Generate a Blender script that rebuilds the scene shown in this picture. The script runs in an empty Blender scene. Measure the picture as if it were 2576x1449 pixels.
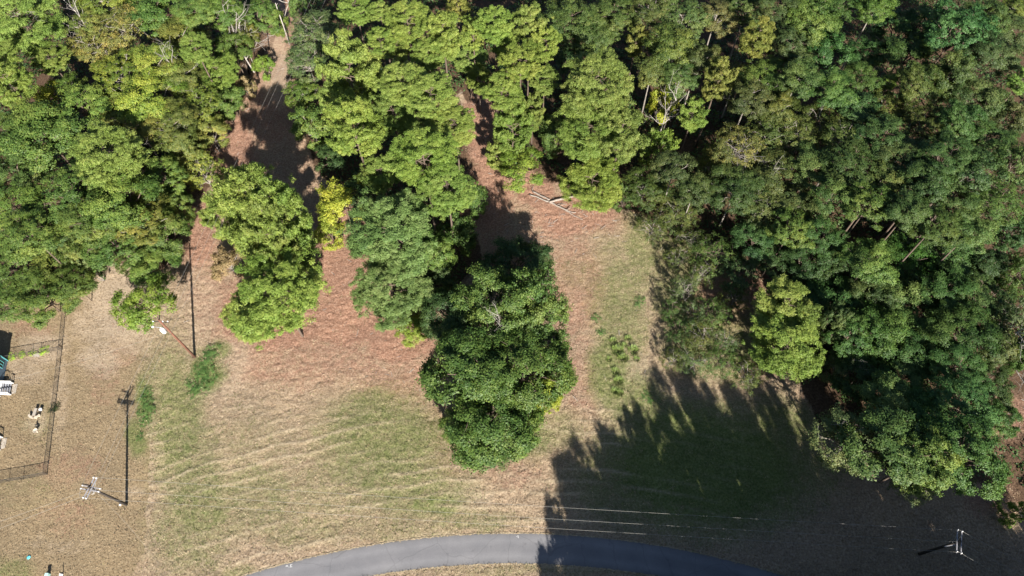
import bpy, math, random
import numpy as np
from mathutils import Vector, Matrix

random.seed(7)
RNG = np.random.default_rng(11)
S = bpy.context.scene
COL = S.collection

# ------------------------------------------------------------------ camera, sky, sun, exposure
CAM_H = 100.0                       # metres above the ground
TILT = math.radians(30.0)           # away from straight down
FPX = 1717.0                        # focal length in pixels of a 2576 x 1449 frame
CT, ST = math.cos(TILT), math.sin(TILT)
cam_d = bpy.data.cameras.new('camera')
cam_d.sensor_width = 36.0
cam_d.lens = 36.0 * FPX / 2576.0
cam_d.clip_start = 1.0
cam_d.clip_end = 6000.0
cam = bpy.data.objects.new('camera', cam_d)
COL.objects.link(cam)
cam.location = (0, 0, CAM_H)
cam.rotation_euler = (TILT, 0, 0)
S.camera = cam

SUN_EL = math.radians(29.6)
SUN_AZ = math.radians(164.7)        # clockwise from +Y
world = bpy.data.worlds.new('World')
S.world = world
world.use_nodes = True
wn = world.node_tree
sky = wn.nodes.new('ShaderNodeTexSky')
sky.sky_type = 'NISHITA'
sky.sun_disc = False
sky.air_density = 0.75
sky.dust_density = 0.5
sky.sun_elevation = SUN_EL
sky.sun_rotation = SUN_AZ
wn.nodes['Background'].inputs[1].default_value = 0.05
wn.links.new(sky.outputs[0], wn.nodes['Background'].inputs[0])
sun_d = bpy.data.lights.new('sun', 'SUN')
sun_d.energy = 5.0
sun_d.angle = math.radians(0.5)
sun_d.color = (1.0, 0.94, 0.85)
sun = bpy.data.objects.new('sun', sun_d)
COL.objects.link(sun)
to_sun = Vector((math.sin(SUN_AZ) * math.cos(SUN_EL), math.cos(SUN_AZ) * math.cos(SUN_EL), math.sin(SUN_EL)))
sun.rotation_euler = to_sun.to_track_quat('Z', 'Y').to_euler()
S.view_settings.view_transform = 'Standard'
S.view_settings.look = 'None'
S.view_settings.gamma = 1.0
S.view_settings.use_curve_mapping = False
S.view_settings.exposure = 1.38
S.cycles.max_bounces = 5
S.cycles.diffuse_bounces = 3
S.cycles.transmission_bounces = 3
S.cycles.use_adaptive_sampling = False

# ------------------------------------------------------------------ survey helpers
def P(u, v, z=0.0):
    """world point at height z seen at survey pixel (u, v)"""
    dx, dy = u - 1288.0, 724.5 - v
    k = (CAM_H - z) / (FPX * CT - dy * ST)
    return Vector((dx * k, (FPX * ST + dy * CT) * k, z))

def mpp(v, z=0.0):
    """metres per survey pixel at that row and height"""
    return (CAM_H - z) / (FPX * CT - (724.5 - v) * ST)

def UV(x, y, z=0.0):
    """survey pixel of a world point (numpy ok)"""
    dz = CAM_H - z
    depth = y * ST + dz * CT
    up = y * CT - dz * ST
    return 1288.0 + FPX * x / depth, 724.5 - FPX * up / depth

def lattice_noise(x, y, scale, seed):
    r = np.random.default_rng(seed)
    n = 257
    lat = r.random((n, n))
    fx, fy = x / scale + 5000.0, y / scale + 5000.0
    ix, iy = np.floor(fx).astype(int), np.floor(fy).astype(int)
    tx, ty = fx - ix, fy - iy
    tx, ty = tx * tx * (3 - 2 * tx), ty * ty * (3 - 2 * ty)
    a = lat[ix % n, iy % n]; b = lat[(ix + 1) % n, iy % n]
    c = lat[ix % n, (iy + 1) % n]; d = lat[(ix + 1) % n, (iy + 1) % n]
    return (a * (1 - tx) + b * tx) * (1 - ty) + (c * (1 - tx) + d * tx) * ty

# ------------------------------------------------------------------ materials
def new_mat(name):
    m = bpy.data.materials.new(name)
    m.use_nodes = True
    return m, m.node_tree, m.node_tree.nodes['Principled BSDF']

def N(nt, t, **kw):
    n = nt.nodes.new(t)
    for k, v in kw.items():
        setattr(n, k, v)
    return n

def noise(nt, vec, scale, detail=4.0, rough=0.6, dist=0.0):
    n = N(nt, 'ShaderNodeTexNoise')
    n.inputs['Scale'].default_value = scale
    n.inputs['Detail'].default_value = detail
    n.inputs['Roughness'].default_value = rough
    n.inputs['Distortion'].default_value = dist
    nt.links.new(vec, n.inputs['Vector'])
    return n.outputs['Fac']

def ramp(nt, fac, stops):
    r = N(nt, 'ShaderNodeValToRGB')
    el = r.color_ramp.elements
    while len(el) < len(stops):
        el.new(0.5)
    for e, (p, c) in zip(el, stops):
        e.position = p
        e.color = (*c, 1.0) if len(c) == 3 else c
    nt.links.new(fac, r.inputs['Fac'])
    return r.outputs['Color']

def mix(nt, fac, a, b, mode='MIX'):
    m = N(nt, 'ShaderNodeMix', data_type='RGBA', blend_type=mode)
    for s, val in ((m.inputs[0], fac), (m.inputs[6], a), (m.inputs[7], b)):
        if isinstance(val, (int, float)):
            s.default_value = val
        elif isinstance(val, tuple):
            s.default_value = (*val, 1.0)
        else:
            nt.links.new(val, s)
    return m.outputs[2]

def math_n(nt, op, a, b=0.5, c=None, clamp=False):
    m = N(nt, 'ShaderNodeMath', operation=op, use_clamp=clamp)
    for i, val in enumerate((a, b, c)):
        if val is None:
            continue
        if isinstance(val, (int, float)):
            m.inputs[i].default_value = val
        else:
            nt.links.new(val, m.inputs[i])
    return m.outputs[0]

def simple_mat(name, col, rough=0.7, metal=0.0, var=0.25, scale=3.0, bump=0.0):
    m, nt, b = new_mat(name)
    tc = N(nt, 'ShaderNodeTexCoord')
    f = noise(nt, tc.outputs['Object'], scale, 6.0)
    lo = tuple(c * (1 - var) for c in col)
    hi = tuple(min(1.0, c * (1 + var)) for c in col)
    nt.links.new(ramp(nt, f, [(0.3, lo), (0.7, hi)]), b.inputs['Base Color'])
    b.inputs['Roughness'].default_value = rough
    b.inputs['Metallic'].default_value = metal
    if bump:
        bp = N(nt, 'ShaderNodeBump')
        bp.inputs['Strength'].default_value = bump
        bp.inputs['Distance'].default_value = 0.05
        nt.links.new(f, bp.inputs['Height'])
        nt.links.new(bp.outputs[0], b.inputs['Normal'])
    return m

def leaf_mat(name, stops, trans=0.22, sheen=0.35):
    """stops: colours along the per-clump tint attribute; the object colour multiplies"""
    m, nt, b = new_mat(name)
    at = N(nt, 'ShaderNodeAttribute', attribute_name='tint')
    tc = N(nt, 'ShaderNodeTexCoord')
    oi = N(nt, 'ShaderNodeObjectInfo')
    f = noise(nt, tc.outputs['Object'], 0.55, 3.0)
    f2 = math_n(nt, 'MULTIPLY_ADD', f, 0.7, -0.35)
    fac = math_n(nt, 'ADD', at.outputs['Fac'], f2, clamp=True)
    c = ramp(nt, fac, stops)
    c = mix(nt, 1.0, c, oi.outputs['Color'], 'MULTIPLY')
    nt.links.new(c, b.inputs['Base Color'])
    b.inputs['Roughness'].default_value = 0.55
    b.inputs['Specular IOR Level'].default_value = sheen
    tr = N(nt, 'ShaderNodeBsdfTranslucent')
    tcol = mix(nt, 1.0, c, (1.5, 1.45, 0.7), 'MULTIPLY')
    nt.links.new(tcol, tr.inputs['Color'])
    ms = N(nt, 'ShaderNodeMixShader')
    ms.inputs[0].default_value = trans
    nt.links.new(b.outputs[0], ms.inputs[1])
    nt.links.new(tr.outputs[0], ms.inputs[2])
    nt.links.new(ms.outputs[0], nt.nodes['Material Output'].inputs['Surface'])
    return m

M = {}
M['pine_leaf'] = leaf_mat('pine needles', [(0.0, (0.090, 0.145, 0.030)), (0.5, (0.165, 0.225, 0.050)), (1.0, (0.260, 0.295, 0.078))], 0.20)
M['broad_leaf'] = leaf_mat('broad leaves', [(0.0, (0.036, 0.070, 0.019)), (0.5, (0.074, 0.116, 0.030)), (1.0, (0.142, 0.170, 0.046))], 0.22)
M['yellow_leaf'] = leaf_mat('yellow leaves', [(0.0, (0.17, 0.235, 0.03)), (0.5, (0.29, 0.345, 0.042)), (1.0, (0.42, 0.42, 0.06))], 0.30)
M['dry_leaf'] = leaf_mat('dry leaves', [(0.0, (0.14, 0.12, 0.04)), (0.5, (0.26, 0.19, 0.08)), (1.0, (0.42, 0.30, 0.15))], 0.2)
M['bark'] = simple_mat('bark', (0.11, 0.08, 0.06), 0.9, 0, 0.4, 4.0, 0.5)
M['pale_bark'] = simple_mat('pale bark', (0.22, 0.195, 0.17), 0.85, 0, 0.35, 3.0, 0.4)
M['dead_wood'] = simple_mat('weathered wood', (0.34, 0.31, 0.28), 0.85, 0, 0.25, 3.0, 0.4)
M['pole_red'] = simple_mat('red brown pole wood', (0.150, 0.066, 0.042), 0.85, 0, 0.3, 2.0, 0.3)
M['pole_dark'] = simple_mat('dark creosoted pole wood', (0.035, 0.028, 0.024), 0.85, 0, 0.3, 2.0, 0.3)
M['arm'] = simple_mat('silvered arm wood', (0.27, 0.265, 0.285), 0.8, 0, 0.15, 5.0, 0.2)
M['porcelain'] = simple_mat('white porcelain', (0.8, 0.8, 0.8), 0.25, 0, 0.05, 5.0)
M['galv'] = simple_mat('galvanised steel', (0.55, 0.56, 0.57), 0.4, 0.6, 0.12, 8.0)
M['wire'] = simple_mat('aluminium wire', (0.27, 0.26, 0.235), 0.7, 0.0, 0.1, 2.0)
M['fence'] = simple_mat('dark fence steel', (0.07, 0.065, 0.06), 0.6, 0.4, 0.2, 6.0)
M['white'] = simple_mat('white paint', (0.62, 0.62, 0.61), 0.5, 0, 0.06, 2.0)
M['grey_board'] = simple_mat('grey deck boards', (0.26, 0.27, 0.30), 0.7, 0, 0.15, 4.0)
M['siding'] = simple_mat('blue grey siding', (0.13, 0.20, 0.27), 0.6, 0, 0.1, 2.0)
M['teal'] = simple_mat('teal trim', (0.12, 0.42, 0.45), 0.5, 0, 0.1, 2.0)
M['roof'] = simple_mat('grey shingles', (0.10, 0.10, 0.11), 0.9, 0, 0.3, 6.0, 0.4)
M['cream'] = simple_mat('cream stone', (0.50, 0.43, 0.34), 0.8, 0, 0.15, 4.0, 0.3)
M['mint'] = simple_mat('pale green plastic', (0.40, 0.66, 0.62), 0.45, 0, 0.06, 3.0)
M['cyan'] = simple_mat('cyan plastic', (0.12, 0.62, 0.72), 0.4, 0, 0.05, 3.0)
M['black'] = simple_mat('black iron', (0.02, 0.02, 0.022), 0.5, 0.2, 0.1, 3.0)
M['concrete'] = simple_mat('concrete', (0.36, 0.32, 0.27), 0.9, 0, 0.15, 3.0, 0.3)
M['dry_edge'] = simple_mat('dry edge grass', (0.29, 0.235, 0.155), 0.95, 0, 0.45, 3.5, 0.5)

def asphalt_mat():
    m, nt, b = new_mat('asphalt')
    tc = N(nt, 'ShaderNodeTexCoord')
    o = tc.outputs['Object']
    base = ramp(nt, noise(nt, o, 0.25, 5.0), [(0.3, (0.150, 0.150, 0.160)), (0.7, (0.195, 0.192, 0.200))])
    fine = ramp(nt, noise(nt, o, 14.0, 6.0, 0.75), [(0.3, (0.72, 0.72, 0.72)), (0.7, (1.18, 1.18, 1.18))])
    c = mix(nt, 1.0, base, fine, 'MULTIPLY')
    cr = N(nt, 'ShaderNodeTexVoronoi', feature='DISTANCE_TO_EDGE')
    cr.inputs['Scale'].default_value = 0.16
    wv = N(nt, 'ShaderNodeVectorMath', operation='ADD')
    nz = N(nt, 'ShaderNodeTexNoise'); nz.inputs['Scale'].default_value = 0.5; nz.inputs['Detail'].default_value = 5
    nt.links.new(o, nz.inputs['Vector']); nt.links.new(o, wv.inputs[0]); nt.links.new(nz.outputs['Color'], wv.inputs[1])
    nt.links.new(wv.outputs[0], cr.inputs['Vector'])
    crm = ramp(nt, cr.outputs['Distance'], [(0.0, (0.80, 0.80, 0.80)), (0.012, (1, 1, 1))])
    c = mix(nt, 1.0, c, crm, 'MULTIPLY')
    vs = N(nt, 'ShaderNodeVectorMath', operation='SUBTRACT'); vs.inputs[1].default_value = (RCX, RCY, 0)
    nt.links.new(o, vs.inputs[0])
    ln = N(nt, 'ShaderNodeVectorMath', operation='LENGTH'); nt.links.new(vs.outputs[0], ln.inputs[0])
    t = math_n(nt, 'SUBTRACT', ln.outputs['Value'], RR - 3.95)
    t = math_n(nt, 'ADD', t, math_n(nt, 'MULTIPLY_ADD', noise(nt, o, 0.35, 3.0), 0.5, -0.25))
    band = ramp(nt, math_n(nt, 'DIVIDE', t, 3.95), [(0.0, (.84, .83, .80)), (0.12, (.97, .97, .97)), (0.24, (1.10, 1.10, 1.10)), (0.42, (.93, .93, .94)), (0.58, (.93, .93, .94)), (0.76, (1.10, 1.10, 1.10)), (0.9, (.97, .97, .97)), (1.0, (.86, .84, .80))])
    c = mix(nt, 1.0, c, band, 'MULTIPLY')
    st = ramp(nt, noise(nt, o, 0.9, 6.0, 0.7, 0.6), [(0.30, (.80, .80, .80)), (0.40, (1, 1, 1)), (0.66, (1, 1, 1)), (0.74, (1.16, 1.15, 1.12))])
    c = mix(nt, 1.0, c, st, 'MULTIPLY')
    nt.links.new(c, b.inputs['Base Color'])
    b.inputs['Roughness'].default_value = 0.85
    bp = N(nt, 'ShaderNodeBump'); bp.inputs['Strength'].default_value = 0.3; bp.inputs['Distance'].default_value = 0.02
    nt.links.new(noise(nt, o, 20.0, 4.0), bp.inputs['Height']); nt.links.new(bp.outputs[0], b.inputs['Normal'])
    return m

def ground_mat():
    m, nt, b = new_mat('ground')
    tc = N(nt, 'ShaderNodeTexCoord')
    o = tc.outputs['Object']
    cov = N(nt, 'ShaderNodeAttribute', attribute_name='cover')
    cov2 = N(nt, 'ShaderNodeAttribute', attribute_name='cover2')
    sp = N(nt, 'ShaderNodeSeparateColor'); nt.links.new(cov.outputs['Color'], sp.inputs[0])
    sp2 = N(nt, 'ShaderNodeSeparateColor'); nt.links.new(cov2.outputs['Color'], sp2.inputs[0])
    n1 = noise(nt, o, 0.9, 6.0, 0.65)
    n2 = noise(nt, o, 3.2, 5.0, 0.7)
    n3 = noise(nt, o, 0.16, 4.0, 0.6)
    # straw
    straw = ramp(nt, n2, [(0.28, (0.160, 0.117, 0.078)), (0.48, (0.285, 0.215, 0.150)), (0.72, (0.450, 0.360, 0.265))])
    lawn = ramp(nt, n2, [(0.28, (0.165, 0.122, 0.074)), (0.5, (0.232, 0.178, 0.110)), (0.75, (0.335, 0.268, 0.178))])
    litter = ramp(nt, n2, [(0.28, (0.155, 0.082, 0.056)), (0.5, (0.292, 0.172, 0.122)), (0.75, (0.450, 0.310, 0.232))])
    green = ramp(nt, n2, [(0.25, (0.055, 0.082, 0.022)), (0.5, (0.125, 0.155, 0.052)), (0.75, (0.230, 0.245, 0.110))])
    pale = ramp(nt, n2, [(0.25, (0.26, 0.198, 0.138)), (0.75, (0.47, 0.385, 0.29))])
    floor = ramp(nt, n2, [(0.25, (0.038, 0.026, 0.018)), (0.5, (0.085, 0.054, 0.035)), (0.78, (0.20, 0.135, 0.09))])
    def soft(ch, k=1.0):
        s = math_n(nt, 'ADD', ch, math_n(nt, 'MULTIPLY_ADD', n1, 1.1 * k, -0.55 * k))
        s = math_n(nt, 'MULTIPLY_ADD', math_n(nt, 'SUBTRACT', s, 0.5), 2.2, 0.5, clamp=True)
        return s
    c = mix(nt, soft(sp2.outputs[0], 0.5), straw, lawn)
    c = mix(nt, soft(sp.outputs[0], 0.8), c, litter)
    c = mix(nt, soft(sp.outputs[2], 0.7), c, pale)
    gs = math_n(nt, 'ADD', sp.outputs[1], math_n(nt, 'MULTIPLY_ADD', n1, 0.9, -0.45))
    gs = math_n(nt, 'MULTIPLY_ADD', math_n(nt, 'SUBTRACT', gs, 0.45), 1.3, 0.42, clamp=True)
    gs = math_n(nt, 'MULTIPLY', gs, math_n(nt, 'MULTIPLY', sp.outputs[1], 2.2, clamp=True))
    c = mix(nt, gs, c, green)
    c = mix(nt, math_n(nt, 'MULTIPLY', sp2.outputs[2], 0.75), c, ramp(nt, n2, [(0.25, (0.27, 0.215, 0.145)), (0.75, (0.50, 0.42, 0.30))]))
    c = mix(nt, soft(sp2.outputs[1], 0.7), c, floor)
    big = ramp(nt, n3, [(0.3, (0.86, 0.86, 0.86)), (0.7, (1.12, 1.10, 1.06))])
    c = mix(nt, 1.0, c, big, 'MULTIPLY')
    nt.links.new(c, b.inputs['Base Color'])
    b.inputs['Roughness'].default_value = 0.95
    b.inputs['Specular IOR Level'].default_value = 0.1
    bp = N(nt, 'ShaderNodeBump'); bp.inputs['Strength'].default_value = 0.9; bp.inputs['Distance'].default_value = 0.12
    hh = math_n(nt, 'ADD', noise(nt, o, 4.0, 6.0, 0.7), math_n(nt, 'MULTIPLY', noise(nt, o, 1.2, 4.0), 0.8))
    nt.links.new(hh, bp.inputs['Height']); nt.links.new(bp.outputs[0], b.inputs['Normal'])
    return m
M['ground'] = ground_mat()

# ------------------------------------------------------------------ object helpers
def link_mesh(name, me, mat=None, parent=None):
    if mat is not None and not me.materials:
        me.materials.append(M[mat] if isinstance(mat, str) else mat)
    o = bpy.data.objects.new(name, me)
    COL.objects.link(o)
    if parent is not None:
        o.parent = parent
    return o

def mesh_from(name, verts, faces, smooth=False):
    me = bpy.data.meshes.new(name)
    me.from_pydata([tuple(v) for v in verts], [], [tuple(f) for f in faces])
    if smooth:
        me.shade_smooth()
    me.update()
    return me

def tag(o, label=None, cat=None, group=None, kind=None):
    if label: o['label'] = label
    if cat: o['category'] = cat
    if group: o['group'] = group
    if kind: o['kind'] = kind
    return o

def empty(name, loc, rz=0.0):
    o = bpy.data.objects.new(name, None)
    o.empty_display_size = 0.5
    COL.objects.link(o)
    o.location = loc
    o.rotation_euler = (0, 0, rz)
    return o

class MB:
    def __init__(s): s.v = []; s.f = []
    def box(s, c, d, rz=0.0, rx=0.0, ry=0.0):
        R = Matrix.Rotation(rz, 3, 'Z') @ Matrix.Rotation(ry, 3, 'Y') @ Matrix.Rotation(rx, 3, 'X')
        n = len(s.v)
        for sz in (-1, 1):
            for sx, sy in ((-1, -1), (1, -1), (1, 1), (-1, 1)):
                p = R @ Vector((sx * d[0] / 2, sy * d[1] / 2, sz * d[2] / 2))
                s.v.append((c[0] + p.x, c[1] + p.y, c[2] + p.z))
        for f in ((0, 3, 2, 1), (4, 5, 6, 7), (0, 1, 5, 4), (1, 2, 6, 5), (2, 3, 7, 6), (3, 0, 4, 7)):
            s.f.append(tuple(n + i for i in f))
        return s
    def bar(s, a, b, w, h):
        a, b = Vector(a), Vector(b)
        d = (b - a)
        L = d.length
        t = d.normalized()
        up = Vector((0, 0, 1)) if abs(t.z) < 0.95 else Vector((1, 0, 0))
        x = t.cross(up).normalized(); y = x.cross(t).normalized()
        n = len(s.v)
        for e in (a, b):
            for sx, sy in ((-1, -1), (1, -1), (1, 1), (-1, 1)):
                p = e + x * (sx * w / 2) + y * (sy * h / 2)
                s.v.append(tuple(p))
        for f in ((0, 1, 2, 3), (7, 6, 5, 4), (0, 4, 5, 1), (1, 5, 6, 2), (2, 6, 7, 3), (3, 7, 4, 0)):
            s.f.append(tuple(n + i for i in f))
        return s
    def tube(s, pts, rad, seg=8, cap=True):
        pts = [Vector(p) for p in pts]
        if not isinstance(rad, (list, tuple)): rad = [rad] * len(pts)
        n0 = len(s.v)
        prevx = None
        for i, p in enumerate(pts):
            t = (pts[min(i + 1, len(pts) - 1)] - pts[max(i - 1, 0)]).normalized()
            up = Vector((0, 0, 1)) if abs(t.z) < 0.9 else Vector((1, 0, 0))
            x = t.cross(up).normalized()
            if prevx is not None:
                x = (prevx - t * prevx.dot(t)).normalized()
            prevx = x
            y = t.cross(x).normalized()
            for k in range(seg):
                a = 2 * math.pi * k / seg
                s.v.append(tuple(p + (x * math.cos(a) + y * math.sin(a)) * rad[i]))
        for i in range(len(pts) - 1):
            for k in range(seg):
                a = n0 + i * seg + k; b = n0 + i * seg + (k + 1) % seg
                s.f.append((a, b, b + seg, a + seg))
        if cap:
            s.f.append(tuple(n0 + k for k in range(seg))[::-1])
            s.f.append(tuple(n0 + (len(pts) - 1) * seg + k for k in range(seg)))
        return s
    def lathe(s, prof, c=(0, 0, 0), seg=12):
        n0 = len(s.v)
        for r, z in prof:
            for k in range(seg):
                a = 2 * math.pi * k / seg
                s.v.append((c[0] + r * math.cos(a), c[1] + r * math.sin(a), c[2] + z))
        for i in range(len(prof) - 1):
            for k in range(seg):
                a = n0 + i * seg + k; b = n0 + i * seg + (k + 1) % seg
                s.f.append((a, b, b + seg, a + seg))
        s.f.append(tuple(n0 + k for k in range(seg))[::-1])
        s.f.append(tuple(n0 + (len(prof) - 1) * seg + k for k in range(seg)))
        return s
    def build(s, name, mat, parent=None, smooth=False):
        return link_mesh(name, mesh_from(name, s.v, s.f, smooth), mat, parent)

# ------------------------------------------------------------------ the road (two concentric arcs fitted to its edges)
def fit_circle(pts):
    A = np.array([[p.x, p.y, 1.0] for p in pts]); b = np.array([-(p.x ** 2 + p.y ** 2) for p in pts])
    D, E, F = np.linalg.lstsq(A, b, rcond=None)[0]
    cx, cy = -D / 2, -E / 2
    return cx, cy, math.sqrt(cx * cx + cy * cy - F)
up_px = [(590, 1449), (730, 1416), (860, 1390), (1000, 1365), (1130, 1351), (1290, 1345), (1400, 1344), (1500, 1349), (1620, 1362), (1750, 1386), (1850, 1412), (1950, 1449)]
RCX, RCY, RR = fit_circle([P(u, v) for u, v in up_px])
ROAD_W = 3.95
M['asphalt'] = asphalt_mat()
def road_dist(x, y):
    return np.hypot(x - RCX, y - RCY)          # road between RR-ROAD_W and RR

# ------------------------------------------------------------------ ground sheet
def blobs(u, v, lst):
    out = np.zeros_like(u)
    for bu, bv, ru, rv, amt in lst:
        d = ((u - bu) / ru) ** 2 + ((v - bv) / rv) ** 2
        out = np.maximum(out, amt * np.clip(1.6 - 1.1 * np.sqrt(d), 0, 1))
    return out
def in_poly(u, v, poly):
    inside = np.zeros(u.shape, bool)
    n = len(poly)
    for i in range(n):
        x1, y1 = poly[i]; x2, y2 = poly[(i + 1) % n]
        c = ((y1 > v) != (y2 > v)) & (u < (x2 - x1) * (v - y1) / (y2 - y1 + 1e-9) + x1)
        inside ^= c
    return inside
RED = [(760, 900, 260, 90, .55), (1000, 930, 150, 110, .55), (1450, 720, 90, 170, .55), (1460, 960, 60, 120, .5), (700, 640, 90, 200, .6), (520, 720, 70, 120, .52), (1150, 1150, 90, 90, .42), (700, 60, 60, 200, .75), (680, 260, 100, 150, .62), (590, 400, 60, 130, .95), (730, 420, 110, 160, .42), (500, 590, 60, 110, .8), (700, 780, 175, 120, .9),
       (880, 800, 140, 95, .8), (1010, 860, 110, 65, .9), (860, 640, 90, 160, .95), (1210, 330, 45, 130, 1.0), (1225, 480, 70, 150, .85),
       (1340, 480, 60, 60, .9), (1440, 540, 130, 62, .88), (1300, 640, 160, 100, .5), (1480, 740, 80, 110, .35), (1440, 900, 70, 120, .42), (1110, 1060, 60, 100, .45), (1260, 1180, 150, 60, .42),
       (300, 870, 40, 90, .42), (180, 1180, 120, 60, .38), (260, 960, 60, 90, .36), (160, 1300, 100, 50, .35), (90, 820, 60, 30, .45),
       (1820, 760, 120, 90, .6), (1900, 700, 90, 60, .7), (2540, 1040, 80, 80, .8), (2500, 1250, 90, 60, .6), (1960, 930, 120, 30, .6), (2060, 1000, 60, 50, .5)]
GREEN = [(450, 1060, 80, 190, .66), (500, 1250, 110, 130, .62), (640, 1230, 150, 90, .5), (980, 1100, 170, 110, .68), (1010, 1210, 150, 80, .64), (960, 1120, 210, 150, .60), (1040, 1240, 170, 90, .58), (480, 1180, 120, 160, .5), (440, 1000, 70, 130, .55), (1780, 1180, 300, 170, .95), (1950, 1080, 130, 90, .7), (1560, 1180, 130, 110, .55), (820, 1240, 260, 90, .42), (1530, 760, 60, 140, .5), (940, 1040, 130, 75, .62), (1000, 1160, 100, 60, .55), (1090, 1270, 90, 40, .72), (1000, 1330, 220, 40, .40), (420, 1020, 75, 210, .52), (480, 1350, 130, 120, .48), (640, 1150, 180, 150, .36), (520, 930, 45, 60, .8), (560, 880, 30, 30, .7),
         (368, 1010, 22, 80, .8), (342, 1100, 30, 50, .7), (620, 1300, 200, 70, .45), (760, 1330, 160, 60, .42), (1180, 1310, 160, 40, .45), (1560, 800, 80, 190, .60), (1540, 930, 60, 130, .72), (1600, 1010, 90, 90, .66),
         (1700, 700, 70, 200, .55), (1620, 620, 70, 140, .6), (1800, 860, 160, 100, .6), (1720, 1110, 190, 110, .85), (1830, 1120, 120, 110, .8), (1600, 1220, 190, 120, .6), (1750, 1290, 220, 60, .62), (1640, 1020, 60, 60, .7),
         (1400, 1080, 90, 60, .45), (1330, 1100, 100, 60, .6), (100, 1060, 60, 50, .30), (60, 1240, 120, 60, .25), (30, 1440, 60, 40, .5), (600, 1440, 60, 20, .5), (1480, 1435, 500, 18, .38), (1470, 690, 90, 60, .35), (1540, 640, 70, 60, .42)]
PALE = [(310, 760, 110, 130, .8), (250, 900, 60, 60, .6), (300, 740, 80, 110, .85), (240, 820, 90, 60, .6), (590, 900, 60, 60, .52), (560, 960, 80, 50, .5), (110, 870, 70, 50, .62), (60, 930, 60, 40, .5), (700, 160, 45, 120, .55), (1590, 930, 50, 40, .6), (1180, 1250, 90, 25, .55), (500, 760, 60, 110, .45),
        (150, 1000, 30, 150, .45), (330, 1240, 40, 30, .4), (90, 1060, 30, 40, .6), (150, 1370, 140, 30, .35), (1170, 1225, 100, 22, .4)]
LAWN = [(-200, 700), (390, 700), (372, 900), (368, 1000), (352, 1180), (370, 1330), (330, 1500), (-200, 1500)]
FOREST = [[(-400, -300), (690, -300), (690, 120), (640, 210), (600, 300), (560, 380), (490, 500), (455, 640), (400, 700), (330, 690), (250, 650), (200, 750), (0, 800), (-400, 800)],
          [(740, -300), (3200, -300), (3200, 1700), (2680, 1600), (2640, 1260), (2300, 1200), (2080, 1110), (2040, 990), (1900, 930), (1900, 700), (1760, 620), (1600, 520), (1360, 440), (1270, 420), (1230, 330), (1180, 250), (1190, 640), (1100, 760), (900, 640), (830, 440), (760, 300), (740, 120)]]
def cover_at(x, y):
    u, v = UV(x, y)
    u = u + 22 * (lattice_noise(x, y, 3.0, 5) - .5); v = v + 22 * (lattice_noise(x, y, 3.0, 6) - .5)
    red = blobs(u, v, RED); gr = blobs(u, v, GREEN); pal = blobs(u, v, PALE)
    j1 = lattice_noise(x, y, 6.0, 15) - .5; j2 = lattice_noise(x, y, 6.0, 16) - .5
    u2, v2 = u + 70 * j1, v + 70 * j2
    lawn = in_poly(u + 40 * j1, v, LAWN).astype(float) * .55 + in_poly(u - 14 + 40 * j2, v, LAWN) * .45
    fl = np.zeros_like(u)
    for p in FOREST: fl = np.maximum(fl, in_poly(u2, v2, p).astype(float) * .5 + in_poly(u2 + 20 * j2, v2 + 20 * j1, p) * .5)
    return red, gr, pal, lawn, fl

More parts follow.
